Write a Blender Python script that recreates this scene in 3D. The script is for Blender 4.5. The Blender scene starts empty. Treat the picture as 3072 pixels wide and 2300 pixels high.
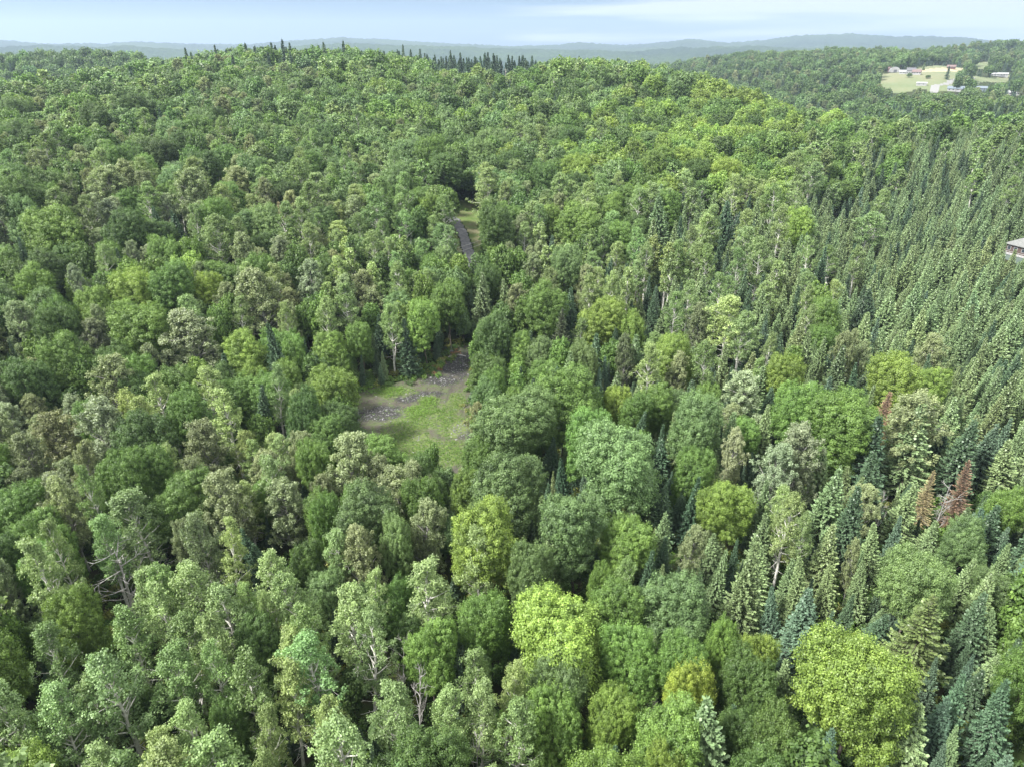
import bpy, math, random
import numpy as np
C = bpy.context
SC = C.scene
COL = SC.collection
R0 = math.radians
# ------------------------------------------------------------------ camera
F = 683.0; CW, CH = 1024, 766
CZ = 62.0
PITCH = math.atan((383 - 52) / F)
cam_d = bpy.data.cameras.new('camera'); cam = bpy.data.objects.new('camera', cam_d); COL.objects.link(cam)
cam_d.sensor_width = 36; cam_d.lens = 36 * F / CW; cam_d.clip_start = 0.5; cam_d.clip_end = 40000
cam.location = (0, 0, CZ); cam.rotation_euler = (math.pi / 2 - PITCH, 0, 0)
SC.camera = cam
# ------------------------------------------------------------------ light
SUN_EL, SUN_AZ = R0(50), R0(-112)      # azimuth from +Y (the view) towards +X
SUN_STR, SUN_ANG, SKY_STR, EXPO = 4.8, 9.0, 0.115, 1.2
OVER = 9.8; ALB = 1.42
HAZE = 1.15e-4
world = bpy.data.worlds.new('World'); SC.world = world; world.use_nodes = True
nt = world.node_tree; nt.nodes.clear()
def N(nt, typ, **kw):
    n = nt.nodes.new(typ)
    for k, v in kw.items(): setattr(n, k, v)
    return n
wo = N(nt, 'ShaderNodeOutputWorld'); bg = N(nt, 'ShaderNodeBackground'); bg.inputs[1].default_value = SKY_STR
sky = N(nt, 'ShaderNodeTexSky', sky_type='NISHITA', sun_disc=False)
sky.sun_elevation = SUN_EL; sky.sun_rotation = SUN_AZ; sky.altitude = 300; sky.air_density = 1.0; sky.dust_density = 0.6; sky.ozone_density = 1.6
tc = N(nt, 'ShaderNodeTexCoord'); mp = N(nt, 'ShaderNodeMapping'); mp.inputs['Scale'].default_value = (1.6, 1.6, 26)
mp.inputs['Location'].default_value = (3.1, 0.4, 0.35)
nt.links.new(tc.outputs['Generated'], mp.inputs[0])
cn = N(nt, 'ShaderNodeTexNoise'); cn.inputs['Scale'].default_value = 1.5; cn.inputs['Detail'].default_value = 5; cn.inputs['Roughness'].default_value = 0.5; cn.inputs['Distortion'].default_value = 0.3
nt.links.new(mp.outputs[0], cn.inputs['Vector'])
sep = N(nt, 'ShaderNodeSeparateXYZ'); nt.links.new(tc.outputs['Generated'], sep.inputs[0])
# clouds gather to the right of the view
ca = N(nt, 'ShaderNodeMapRange'); ca.inputs['From Min'].default_value = -0.35; ca.inputs['From Max'].default_value = 0.55
ca.inputs['To Min'].default_value = -0.24; ca.inputs['To Max'].default_value = 0.19
nt.links.new(sep.outputs['X'], ca.inputs['Value'])
ad = N(nt, 'ShaderNodeMath', operation='ADD'); nt.links.new(cn.outputs['Fac'], ad.inputs[0]); nt.links.new(ca.outputs[0], ad.inputs[1])
cr = N(nt, 'ShaderNodeMapRange', interpolation_type='SMOOTHSTEP'); cr.inputs['From Min'].default_value = 0.42; cr.inputs['From Max'].default_value = 0.66; cr.inputs['To Max'].default_value = 0.85
nt.links.new(ad.outputs[0], cr.inputs['Value'])
tint = N(nt, 'ShaderNodeMix', data_type='RGBA', blend_type='MULTIPLY'); tint.inputs[0].default_value = 1.0
tint.inputs['B'].default_value = (0.128, 0.208, 0.298, 1)
nt.links.new(sky.outputs[0], tint.inputs['A'])
mx = N(nt, 'ShaderNodeMix', data_type='RGBA')
nt.links.new(cr.outputs[0], mx.inputs[0]); nt.links.new(tint.outputs['Result'], mx.inputs['A']); mx.inputs['B'].default_value = (3.9, 4.0, 4.1, 1)
# unseen bright white layer added overhead for soft light, above the sky in view
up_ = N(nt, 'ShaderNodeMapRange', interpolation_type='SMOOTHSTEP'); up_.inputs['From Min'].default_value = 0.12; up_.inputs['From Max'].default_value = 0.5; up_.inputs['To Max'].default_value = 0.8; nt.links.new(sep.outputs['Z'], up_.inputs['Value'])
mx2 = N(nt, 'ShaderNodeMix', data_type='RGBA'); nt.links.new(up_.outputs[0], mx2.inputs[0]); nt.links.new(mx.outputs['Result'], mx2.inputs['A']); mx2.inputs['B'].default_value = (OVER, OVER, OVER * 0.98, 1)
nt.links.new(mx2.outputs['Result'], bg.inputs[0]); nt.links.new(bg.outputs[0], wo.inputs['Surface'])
sd = bpy.data.lights.new('sun', 'SUN'); sun = bpy.data.objects.new('sun', sd); COL.objects.link(sun)
sd.energy = SUN_STR; sd.angle = R0(SUN_ANG); sd.color = (1.0, 0.965, 0.91)
sun.location = (-100, -100, 300)
sun.rotation_euler = (math.pi / 2 - SUN_EL, 0, math.pi - SUN_AZ)
SC.view_settings.view_transform = 'Standard'; SC.view_settings.look = 'None'; SC.view_settings.exposure = EXPO; SC.view_settings.gamma = 1
SC.view_settings.use_curve_mapping = False
SC.cycles.max_bounces = 7; SC.cycles.diffuse_bounces = 3; SC.cycles.glossy_bounces = 1; SC.cycles.transmission_bounces = 3; SC.cycles.volume_bounces = 0; SC.cycles.transparent_max_bounces = 4
SC.cycles.use_denoising = True; SC.cycles.caustics_reflective = False; SC.cycles.caustics_refractive = False
SC.cycles.volume_max_steps = 64
try: SC.cycles.denoising_prefilter = 'ACCURATE'
except Exception: pass
# ------------------------------------------------------------------ helpers
S22 = 1024 / 2212.0
cp, sp = math.cos(PITCH), math.sin(PITCH)
def raydir(x, y):
    """photo position (photo drawn 2212 wide) -> unit direction"""
    x = x * S22 - 512; y = 383 - y * S22
    v = np.array([x, F * cp + y * sp, -F * sp + y * cp]); return v / np.linalg.norm(v)
def project(P):
    """world points (n,3) -> photo x, y (2212 wide), depth"""
    P = np.atleast_2d(P); X = P[:, 0]; Y = P[:, 1]; Z = P[:, 2] - CZ
    d = Y * cp - Z * sp; u = Y * sp + Z * cp
    d = np.where(d < 0.1, 0.1, d)
    return (512 + F * X / d) / S22, (383 - F * u / d) / S22, d
def zrow(az, y, r, canopy=13.0):
    """ground height so that its canopy shows at photo row y, at range r and azimuth az (degrees)"""
    a = math.radians(az); yy = 383 - y * S22
    Yc = F * cp + yy * sp; zc = -F * sp + yy * cp; hor = Yc / math.cos(a)
    return CZ + r * zc / hor - canopy
def tag(o, label=None, cat=None, group=None, kind=None):
    if label: o['label'] = label
    if cat: o['category'] = cat
    if group: o['group'] = group
    if kind: o['kind'] = kind
    return o
def mesh_np(name, V, Fq, mats, smooth=False, attrs=None, fmat=None):
    """V (n,3); Fq (m,k) with k = 3 or 4"""
    V = np.asarray(V, np.float32); Fq = np.asarray(Fq, np.int32); k = Fq.shape[1]; m = len(Fq)
    me = bpy.data.meshes.new(name)
    me.vertices.add(len(V)); me.vertices.foreach_set('co', V.ravel())
    me.loops.add(m * k); me.loops.foreach_set('vertex_index', Fq.ravel())
    me.polygons.add(m); me.polygons.foreach_set('loop_start', np.arange(0, m * k, k, dtype=np.int32))
    if not smooth: me.polygons.foreach_set('use_smooth', np.zeros(m, bool))
    else: me.polygons.foreach_set('use_smooth', np.ones(m, bool))
    for mt in (mats if isinstance(mats, (list, tuple)) else [mats]): me.materials.append(mt)
    if fmat is not None: me.polygons.foreach_set('material_index', np.asarray(fmat, np.int32))
    for nm, (dom, arr) in (attrs or {}).items():
        if arr.ndim == 2:
            a = me.attributes.new(nm, 'FLOAT_VECTOR', dom); a.data.foreach_set('vector', arr.astype(np.float32).ravel())
        else:
            a = me.attributes.new(nm, 'FLOAT', dom); a.data.foreach_set('value', arr.astype(np.float32))
    me.update(calc_edges=True); me.validate()
    return me
def link(name, me, parent=None, loc=None):
    o = bpy.data.objects.new(name, me); COL.objects.link(o)
    if parent: o.parent = parent
    if loc is not None: o.location = loc
    return o
# ------------------------------------------------------------------ terrain
# per azimuth: (range, height or ('y', photo row of the tree tops))
def Y(y, c=13.0): return ('y', y, c)
MID = {
 -180: [(0, 0), (200, 5), (2000, 0)],
 -60: [(0, 0), (120, 1), (200, 8), (400, 30), (900, 50), (1300, 20)],
 -34: [(0, 0), (80, 0), (120, 0.5), (200, Y(425)), (270, Y(300)), (370, Y(222)), (470, Y(186)), (560, -6), (700, 5), (930, Y(112)), (1300, 0)],
 -28: [(0, 0), (80, 0), (120, 0.5), (190, Y(435)), (260, Y(300)), (360, Y(208)), (470, Y(160)), (540, Y(148)), (700, 12), (920, Y(108)), (1300, 10)],
 -20: [(0, 0), (80, 0), (120, 0.5), (185, Y(440)), (255, Y(300)), (360, Y(202)), (480, Y(133)), (570, Y(104)), (800, 30), (1300, 0)],
 -12: [(0, 0), (80, 0), (120, 0), (185, Y(445)), (255, Y(300)), (360, Y(200)), (500, Y(128)), (600, Y(98)), (850, 30), (1300, 0)],
 -4: [(0, 0), (80, 0), (120, 0), (185, Y(455)), (255, Y(310)), (360, Y(205)), (500, Y(142)), (620, Y(124)), (850, 20), (1300, 0)],
 4: [(0, 0), (80, 0), (120, 0), (190, Y(455)), (255, Y(315)), (350, Y(215)), (480, Y(145)), (560, Y(122)), (800, 10), (1300, 0)],
 10: [(0, 0), (80, 0), (120, 0), (190, Y(458)), (255, Y(325)), (350, Y(228)), (450, Y(168)), (520, Y(146)), (720, 0), (1000, -5), (1400, Y(140)), (1800, 0)],
 16: [(0, 0), (80, 0), (120, 0), (190, Y(465)), (255, Y(350)), (340, Y(258)), (430, Y(196)), (490, Y(174)), (650, -5), (900, -2), (1150, Y(145)), (1450, Y(119)), (1900, 0)],
 22: [(0, 0), (80, 0), (120, 0), (190, Y(485)), (255, Y(385)), (330, Y(300)), (420, Y(245)), (520, -8), (650, -10), (850, Y(190)), (1150, Y(130)), (1400, Y(104)), (1900, 0)],
 28: [(0, 0), (80, 0), (150, -2), (250, -3), (350, Y(320, 8)), (450, Y(272)), (600, Y(225)), (760, Y(208)), (860, Y(199, 0)), (1150, Y(143, 0)), (1350, Y(112)), (1500, Y(104)), (2000, 0)],
 31: [(0, 0), (80, 0), (150, -2), (250, -3), (350, Y(318, 8)), (450, Y(272)), (600, Y(228)), (760, Y(212)), (860, Y(199, 0)), (1150, Y(150, 0)), (1350, Y(122)), (1700, Y(90)), (2200, 0)],
 34: [(0, 0), (80, 0), (150, -2), (250, -3), (350, Y(318, 8)), (450, Y(272)), (600, Y(232)), (760, Y(215)), (900, Y(196)), (1150, Y(160)), (1350, Y(128)), (1700, Y(84)), (2200, 10)],
 60: [(0, 0), (150, -2), (350, 0), (760, 5), (1350, 40), (1700, 80), (2200, 10)],
 180: [(0, 0), (200, 5), (2000, 0)],
}
RA = ([-50, 0, 100, 200, 330, 440, 600, 740, 900, 1100, 1250, 1400, 1500, 1650, 1800, 1950, 2212, 2300], [104, 101, 98, 104, 101, 104, 100, 94, 99, 107, 102, 107, 103, 97, 98, 101, 104, 104])
RB = ([-50, 0, 100, 200, 235, 260, 330, 440, 500, 540, 600, 740, 860, 1000, 1060, 1210, 1250, 1340, 1400, 1490, 1560, 1610, 1660, 1740, 1830, 1880, 1930, 1990, 2080, 2212, 2300], [86, 86, 92, 95, 97, 93, 93, 97, 98, 95, 88, 83, 92, 98, 97, 100, 97, 99, 96, 84, 92, 91, 84, 74, 74, 79, 84, 82, 84, 92, 90])
LR = np.linspace(math.log(8), math.log(13000), 700); RR = np.exp(LR)
AZT = np.array(sorted(MID)); AZF = np.concatenate([np.arange(-180, -61, 4.0), np.arange(-60, 60.01, 0.5), np.arange(64, 181, 4.0)])
cols = []
for a in AZT:
    pts = [(r, zrow(max(-45, min(45, a)), z[1], r, z[2]) if isinstance(z, tuple) else z) for r, z in MID[a]]
    pts.append((2600, -20))
    cols.append(np.interp(RR, [p[0] for p in pts], [p[1] for p in pts]))
cols = np.array(cols)
TAB = np.empty((len(AZF), len(RR)))
w = AZT
for j in range(len(RR)): TAB[:, j] = np.interp(AZF, w, cols[:, j])
def smooth(T, ax, k):
    ker = np.hanning(2 * k + 3)[1:-1]; ker /= ker.sum()
    return np.apply_along_axis(lambda v: np.convolve(np.pad(v, k, mode='edge'), ker, mode='valid'), ax, T)
TAB = smooth(smooth(TAB, 1, 7), 0, 6)
# far ridges
for i, a in enumerate(AZF):
    aa = max(-40, min(40, a)); x = (512 + 759 * math.tan(math.radians(aa))) / S22; x = max(-50, min(2300, x))
    za = zrow(aa, np.interp(x, *RA), 4300, 0); zb = zrow(aa, np.interp(x, *RB) - 3, 6800, 0)
    far = np.interp(RR, [2600, 3300, 4300, 5100, 6000, 6800, 8500, 13000], [-20, -5, za, za - 60, (za + zb) / 2 - 10, zb, -60, -60])
    TAB[i] = np.where(RR > 2600, far, TAB[i])
TAB = smooth(TAB, 1, 3)
def hashn(ix, iy, s=0):
    v = np.sin(ix * 127.1 + iy * 311.7 + s * 74.7) * 43758.5453; return v - np.floor(v)
def vnoise(x, y, s=0):
    ix = np.floor(x); iy = np.floor(y); fx = x - ix; fy = y - iy
    fx = fx * fx * (3 - 2 * fx); fy = fy * fy * (3 - 2 * fy)
    a = hashn(ix, iy, s); b = hashn(ix + 1, iy, s); c = hashn(ix, iy + 1, s); d = hashn(ix + 1, iy + 1, s)
    return (a * (1 - fx) + b * fx) * (1 - fy) + (c * (1 - fx) + d * fx) * fy
def H(x, y):
    x = np.asarray(x, float); y = np.asarray(y, float)
    r = np.hypot(x, y); az = np.degrees(np.arctan2(x, y))
    fj = np.clip((np.log(np.maximum(r, 8)) - LR[0]) / (LR[1] - LR[0]), 0, len(LR) - 1.001)
    fi = np.interp(az, AZF, np.arange(len(AZF)))
    fi = np.clip(fi, 0, len(AZF) - 1.001)
    i = fi.astype(int); j = fj.astype(int); u = fi - i; v = fj - j
    z = (TAB[i, j] * (1 - u) + TAB[i + 1, j] * u) * (1 - v) + (TAB[i, j + 1] * (1 - u) + TAB[i + 1, j + 1] * u) * v
    z = z + np.clip((r - 120) / 300, 0, 1) * (vnoise(x / 70, y / 70) - 0.5) * 7 + (vnoise(x / 14, y / 14, 3) - 0.5) * 0.5
    z = z + np.clip((r - 2600) / 1500, 0, 1) * ((vnoise(x / 500, y / 500, 5) - 0.5) * 34 + (vnoise(x / 130, y / 130, 6) - 0.5) * 9)
    return z
def H1(x, y): return float(H(np.array([x]), np.array([y]))[0])
def hit(x, y, h=0.0, rmax=3000):
    """the world point where the sight line through photo (x, y) meets terrain + h"""
    d = raydir(x, y); t = np.concatenate([np.arange(20, 400, 0.5), np.arange(400, rmax, 2.0)])
    P = d[None] * t[:, None]; z = CZ + P[:, 2]; g = H(P[:, 0], P[:, 1]) + h
    k = np.argmax(z < g)
    if z[k] >= g[k]: k = len(t) - 1
    return P[k, 0], P[k, 1], t[k]
def inpoly(x, y, poly):
    x = np.asarray(x, float); y = np.asarray(y, float); c = np.zeros(x.shape, bool); n = len(poly)
    for i in range(n):
        x1, y1 = poly[i]; x2, y2 = poly[(i + 1) % n]
        if y1 == y2: continue
        c ^= ((y1 > y) != (y2 > y)) & (x < (x2 - x1) * (y - y1) / (y2 - y1) + x1)
    return c
def seg_dist(x, y, pts):
    d = np.full(np.shape(x), 1e9)
    for (x1, y1), (x2, y2) in zip(pts[:-1], pts[1:]):
        L2 = (x2 - x1) ** 2 + (y2 - y1) ** 2
        t = np.clip(((x - x1) * (x2 - x1) + (y - y1) * (y2 - y1)) / L2, 0, 1)
        d = np.minimum(d, np.hypot(x - x1 - t * (x2 - x1), y - y1 - t * (y2 - y1)))
    return d
def wpoly(pts, h=0.0): return [hit(x, y, h)[:2] for x, y in pts]
# ------------------------------------------------------------------ materials
def mat(name):
    m = bpy.data.materials.new(name); m.use_nodes = True; m.node_tree.nodes.clear(); return m, m.node_tree
def ramp(nt, fac, stops):
    r = N(nt, 'ShaderNodeValToRGB'); el = r.color_ramp.elements
    while len(el) < len(stops): el.new(0.5)
    for e, (p, c) in zip(el, stops): e.position = p; e.color = (*c, 1)
    nt.links.new(fac, r.inputs[0]); return r.outputs[0]
def noise_fac(nt, scale, detail=4, rough=0.55, vec=None):
    n = N(nt, 'ShaderNodeTexNoise'); n.inputs['Scale'].default_value = scale; n.inputs['Detail'].default_value = detail; n.inputs['Roughness'].default_value = rough
    if vec is None:
        t = N(nt, 'ShaderNodeNewGeometry'); vec = t.outputs['Position']
    nt.links.new(vec, n.inputs['Vector']); return n.outputs['Fac']
def mixc(nt, f, a, b):
    m = N(nt, 'ShaderNodeMix', data_type='RGBA')
    for s, v in ((m.inputs[0], f), (m.inputs['A'], a), (m.inputs['B'], b)):
        if isinstance(v, (int, float)): s.default_value = v
        elif isinstance(v, tuple): s.default_value = (*v, 1)
        else: nt.links.new(v, s)
    return m.outputs['Result']
def surf(name, col, rough=0.85, noise=None, bump=None, spec=0.3, metal=0.0):
    """col: rgb, or list of ramp stops over noise"""
    m, t = mat(name); out = N(t, 'ShaderNodeOutputMaterial'); b = N(t, 'ShaderNodeBsdfPrincipled')
    b.inputs['Roughness'].default_value = rough; b.inputs['Specular IOR Level'].default_value = spec; b.inputs['Metallic'].default_value = metal
    if isinstance(col, list): t.links.new(ramp(t, noise_fac(t, noise or 1.0), col), b.inputs['Base Color'])
    else: b.inputs['Base Color'].default_value = (*col, 1)
    if bump:
        bn = N(t, 'ShaderNodeBump'); bn.inputs['Strength'].default_value = bump[1]; bn.inputs['Distance'].default_value = bump[2]
        t.links.new(noise_fac(t, bump[0], 5), bn.inputs['Height']); t.links.new(bn.outputs[0], b.inputs['Normal'])
    t.links.new(b.outputs[0], out.inputs[0]); return m
def leaf_mat(name, src, var=0.45, transl=0.3, gloss=0.25, tipc=None):
    """src: 'object' = the object's own colour, 'instancer' = the colour kept on each point, or an rgb"""
    m, t = mat(name); out = N(t, 'ShaderNodeOutputMaterial')
    if src == 'object':
        base = N(t, 'ShaderNodeObjectInfo').outputs['Color']
    elif src == 'instancer':
        base = N(t, 'ShaderNodeAttribute', attribute_type='INSTANCER', attribute_name='tint').outputs['Color']
    else:
        rgb = N(t, 'ShaderNodeRGB'); rgb.outputs[0].default_value = (*src, 1); base = rgb.outputs[0]
    lv = N(t, 'ShaderNodeAttribute', attribute_name='lv').outputs['Fac']
    hs = N(t, 'ShaderNodeHueSaturation')
    mr = N(t, 'ShaderNodeMapRange'); mr.inputs['To Min'].default_value = 1 - var; mr.inputs['To Max'].default_value = 1 + var; t.links.new(lv, mr.inputs[0])
    mh = N(t, 'ShaderNodeMapRange'); mh.inputs['To Min'].default_value = 0.510; mh.inputs['To Max'].default_value = 0.492; t.links.new(lv, mh.inputs[0])
    t.links.new(mr.outputs[0], hs.inputs['Value']); t.links.new(mh.outputs[0], hs.inputs['Hue']); t.links.new(base, hs.inputs['Color'])
    colr = hs.outputs[0]
    if tipc:
        tp = N(t, 'ShaderNodeAttribute', attribute_name='tip').outputs['Fac']
        mm = N(t, 'ShaderNodeMath', operation='MULTIPLY'); t.links.new(tp, mm.inputs[0]); mm.inputs[1].default_value = 0.75
        lt = N(t, 'ShaderNodeMix', data_type='RGBA', blend_type='MULTIPLY'); lt.inputs[0].default_value = 1; t.links.new(colr, lt.inputs['A']); lt.inputs['B'].default_value = (*tipc, 1)
        colr = mixc(t, mm.outputs[0], colr, lt.outputs['Result'])
    b = N(t, 'ShaderNodeBsdfPrincipled'); b.inputs['Roughness'].default_value = 0.5; b.inputs['Specular IOR Level'].default_value = gloss * 1.9
    t.links.new(colr, b.inputs['Base Color'])
    tr = N(t, 'ShaderNodeBsdfTranslucent')
    ty = N(t, 'ShaderNodeMix', data_type='RGBA', blend_type='MULTIPLY'); ty.inputs[0].default_value = 1; t.links.new(colr, ty.inputs['A']); ty.inputs['B'].default_value = (1.08, 1.2, 0.55, 1)
    t.links.new(ty.outputs['Result'], tr.inputs[0])
    mxs = N(t, 'ShaderNodeMixShader'); mxs.inputs[0].default_value = transl
    t.links.new(b.outputs[0], mxs.inputs[1]); t.links.new(tr.outputs[0], mxs.inputs[2]); t.links.new(mxs.outputs[0], out.inputs[0])
    return m
M_leaf = leaf_mat('broad_leaves', 'object'); M_leafI = leaf_mat('broad_leaves_far', 'instancer')
TIP = (1.75, 1.8, 1.7)
M_ndl = leaf_mat('needles', 'object', 0.35, 0.08, 0.3, TIP); M_ndlI = leaf_mat('needles_far', 'instancer', 0.35, 0.08, 0.3, TIP)
M_white = surf('pale_bark', [(0.35, (0.42, 0.41, 0.37)), (0.6, (0.66, 0.65, 0.60))], 0.8, 3.0)
M_bark = surf('brown_bark', [(0.35, (0.06, 0.05, 0.04)), (0.65, (0.16, 0.14, 0.115))], 0.9, 4.0)
M_grey = surf('weathered_wood', [(0.3, (0.22, 0.21, 0.195)), (0.7, (0.42, 0.41, 0.39))], 0.85, 4.0)
# ------------------------------------------------------------------ tree meshes
def unit(v): return v / np.maximum(np.linalg.norm(v, axis=-1, keepdims=True), 1e-9)
def quads(P, Nn, size, asp, rng):
    n = len(P); r = rng.normal(size=(n, 3)); u = unit(np.cross(Nn, r)); v = np.cross(Nn, u)
    s = (size * rng.uniform(0.7, 1.3, n))[:, None]
    V = np.stack([P + u * s, P + v * s * asp, P - u * s, P - v * s * asp], 1).reshape(-1, 3)
    return V, np.arange(4 * n).reshape(n, 4)
def tubes(lines, sides=5):
    Vs, Fs = [], []; off = 0
    for pts, rad in lines:
        pts = np.asarray(pts, float); n = len(pts)
        t = unit(np.gradient(pts, axis=0)); ref = np.array([0.3, 0.9, 0.1]); a = unit(np.cross(t, ref)); b = np.cross(t, a)
        th = np.arange(sides) * 2 * math.pi / sides
        ring = pts[:, None] + np.asarray(rad)[:, None, None] * (np.cos(th)[None, :, None] * a[:, None] + np.sin(th)[None, :, None] * b[:, None])
        Vs.append(ring.reshape(-1, 3)); i = np.arange(n - 1)[:, None] * sides; j = np.arange(sides)[None]; j2 = (j + 1) % sides
        Fs.append(np.stack([i + j, i + j2, i + sides + j2, i + sides + j], -1).reshape(-1, 4) + off); off += n * sides
    return np.concatenate(Vs), np.concatenate(Fs)
def curve(p0, d0, L, n, bend, rng, wob=0.12):
    p = np.array(p0, float); d = unit(np.array(d0, float)); out = [p.copy()]
    for i in range(n - 1):
        d = unit(d + np.array([0, 0, bend]) + rng.normal(size=3) * wob); p = p + d * L / (n - 1); out.append(p.copy())
    return np.array(out), d
def thin(P, dmin, rng):
    idx = rng.permutation(len(P)); keep = []; cell = {}
    for i in idx:
        k = tuple(np.floor(P[i] / dmin).astype(int)); ok = True
        for dx in (-1, 0, 1):
            for dy in (-1, 0, 1):
                for dz in (-1, 0, 1):
                    for q in cell.get((k[0] + dx, k[1] + dy, k[2] + dz), ()):
                        if ((P[i] - P[q]) ** 2).sum() < dmin * dmin: ok = False; break
                    if not ok: break
                if not ok: break
            if not ok: break
        if ok: keep.append(i); cell.setdefault(k, []).append(i)
    return np.array(keep)
def lobed(seed, R, Ht, base, nl, rc, leaf, per, tall=1.0, upw=0.35, fill=0.12, jag=0.18):
    """crown of leaf clumps over overlapping lobes: verts, faces, per-leaf value"""
    rng = np.random.default_rng(seed)
    zc = Ht * (base + (1 - base) * 0.52); rz = Ht * (1 - base) * 0.46
    lobes = [(np.array([0, 0, zc]), np.array([R * 0.62, R * 0.62, rz * 0.95]))]
    for k in range(nl):
        a = k * 2.4 + rng.uniform(-0.5, 0.5); f = rng.uniform(-0.7, 0.75); rr = R * 0.6 * math.sqrt(max(0.05, 1 - f * f)) * rng.uniform(0.75, 1.2)
        q = R * rng.uniform(0.28, 0.46)
        lobes.append((np.array([rr * math.cos(a), rr * math.sin(a), zc + f * rz * 0.85]), np.array([q, q, q * rng.uniform(1.0, 1.35) * tall])))
    Pc, Dc = [], []
    for li, (c, r) in enumerate(lobes):
        ar = 4 * math.pi * (r[0] * r[2]); n = int(ar / (rc * rc) * 3.2)
        d = unit(rng.normal(size=(n, 3))); d = d[d[:, 2] > -0.62]
        p = c + d * r * rng.uniform(1 - jag, 1.04, (len(d), 1)); ok = np.ones(len(p), bool)
        for lj, (c2, r2) in enumerate(lobes):
            if lj != li: ok &= (((p - c2) / r2) ** 2).sum(1) > 0.72
        nn = unit(d / r); Pc.append(p[ok]); Dc.append(nn[ok])
    Pc = np.concatenate(Pc); Dc = np.concatenate(Dc)
    k = thin(Pc, rc * 1.12, rng); k = k[rng.uniform(size=len(k)) > 0.1]; Pc = Pc[k]; Dc = Dc[k]; m = len(Pc)
    rad = rc * rng.uniform(0.65, 1.25, m); cv = rng.normal(0.5, 0.16, m) + 0.15 * np.sin(Pc[:, 0] * 1.1 + seed) * np.cos(Pc[:, 1] * 1.3)
    i = np.repeat(np.arange(m), per)
    d = unit(rng.normal(size=(len(i), 3)) + Dc[i] * 0.75 + np.array([0, 0, upw]))
    rr = rad[i] * rng.uniform(0.55, 1.12, len(i))
    P = Pc[i] + d * rr[:, None] * np.array([1, 1, 0.85]); Nn = unit(d * 0.8 + Dc[i] * 0.3 + np.array([0, 0, 0.25]) + rng.normal(size=(len(i), 3)) * 0.45)
    ax = unit(Dc + np.array([0, 0, 0.7])); st = rng.uniform(0.15, 0.6, m) * rad; P = P + ax[i] * (rng.normal(0, 1, len(i)) * st[i])[:, None]
    lv = cv[i] + rng.normal(0, 0.18, len(i))
    # leaves inside the crown
    nf = int(len(i) * fill); q = rng.integers(0, len(lobes), nf); dd = unit(rng.normal(size=(nf, 3))) * rng.uniform(0.3, 0.8, (nf, 1))
    Pf = np.array([lobes[a][0] for a in q]) + dd * np.array([lobes[a][1] for a in q]); P = np.concatenate([P, Pf]); Nn = np.concatenate([Nn, unit(rng.normal(size=(nf, 3)) + [0, 0, 0.8])])
    lv = np.concatenate([lv, rng.normal(0.45, 0.15, nf)])
    V, Fq = quads(P, Nn, leaf, 0.68, rng)
    return V, Fq, np.clip(lv, 0, 1), lobes
def limbs(seed, Ht, lobes, r0, lean=0.0):
    rng = np.random.default_rng(seed + 77); top = lobes[0][0] + np.array([0, 0, lobes[0][1][2] * 0.6])
    n = 8; t = np.linspace(0, 1, n)[:, None]; pts = t * top + np.sin(t * 3) * rng.normal(size=(1, 3)) * [0.25, 0.25, 0]
    L = [(pts, np.linspace(r0, r0 * 0.18, n))]
    for c, r in lobes[1:]:
        k = min(n - 2, max(2, int(n * (c[2] / top[2]) * 0.62))); s = pts[k]; m = 4; u = np.linspace(0, 1, m)[:, None]
        L.append((s + (c - s) * u + np.array([0, 0, 0.5]) * np.sin(u * 3.1), np.linspace(r0 * 0.42, r0 * 0.12, m)))
    return tubes(L, 5)
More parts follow.
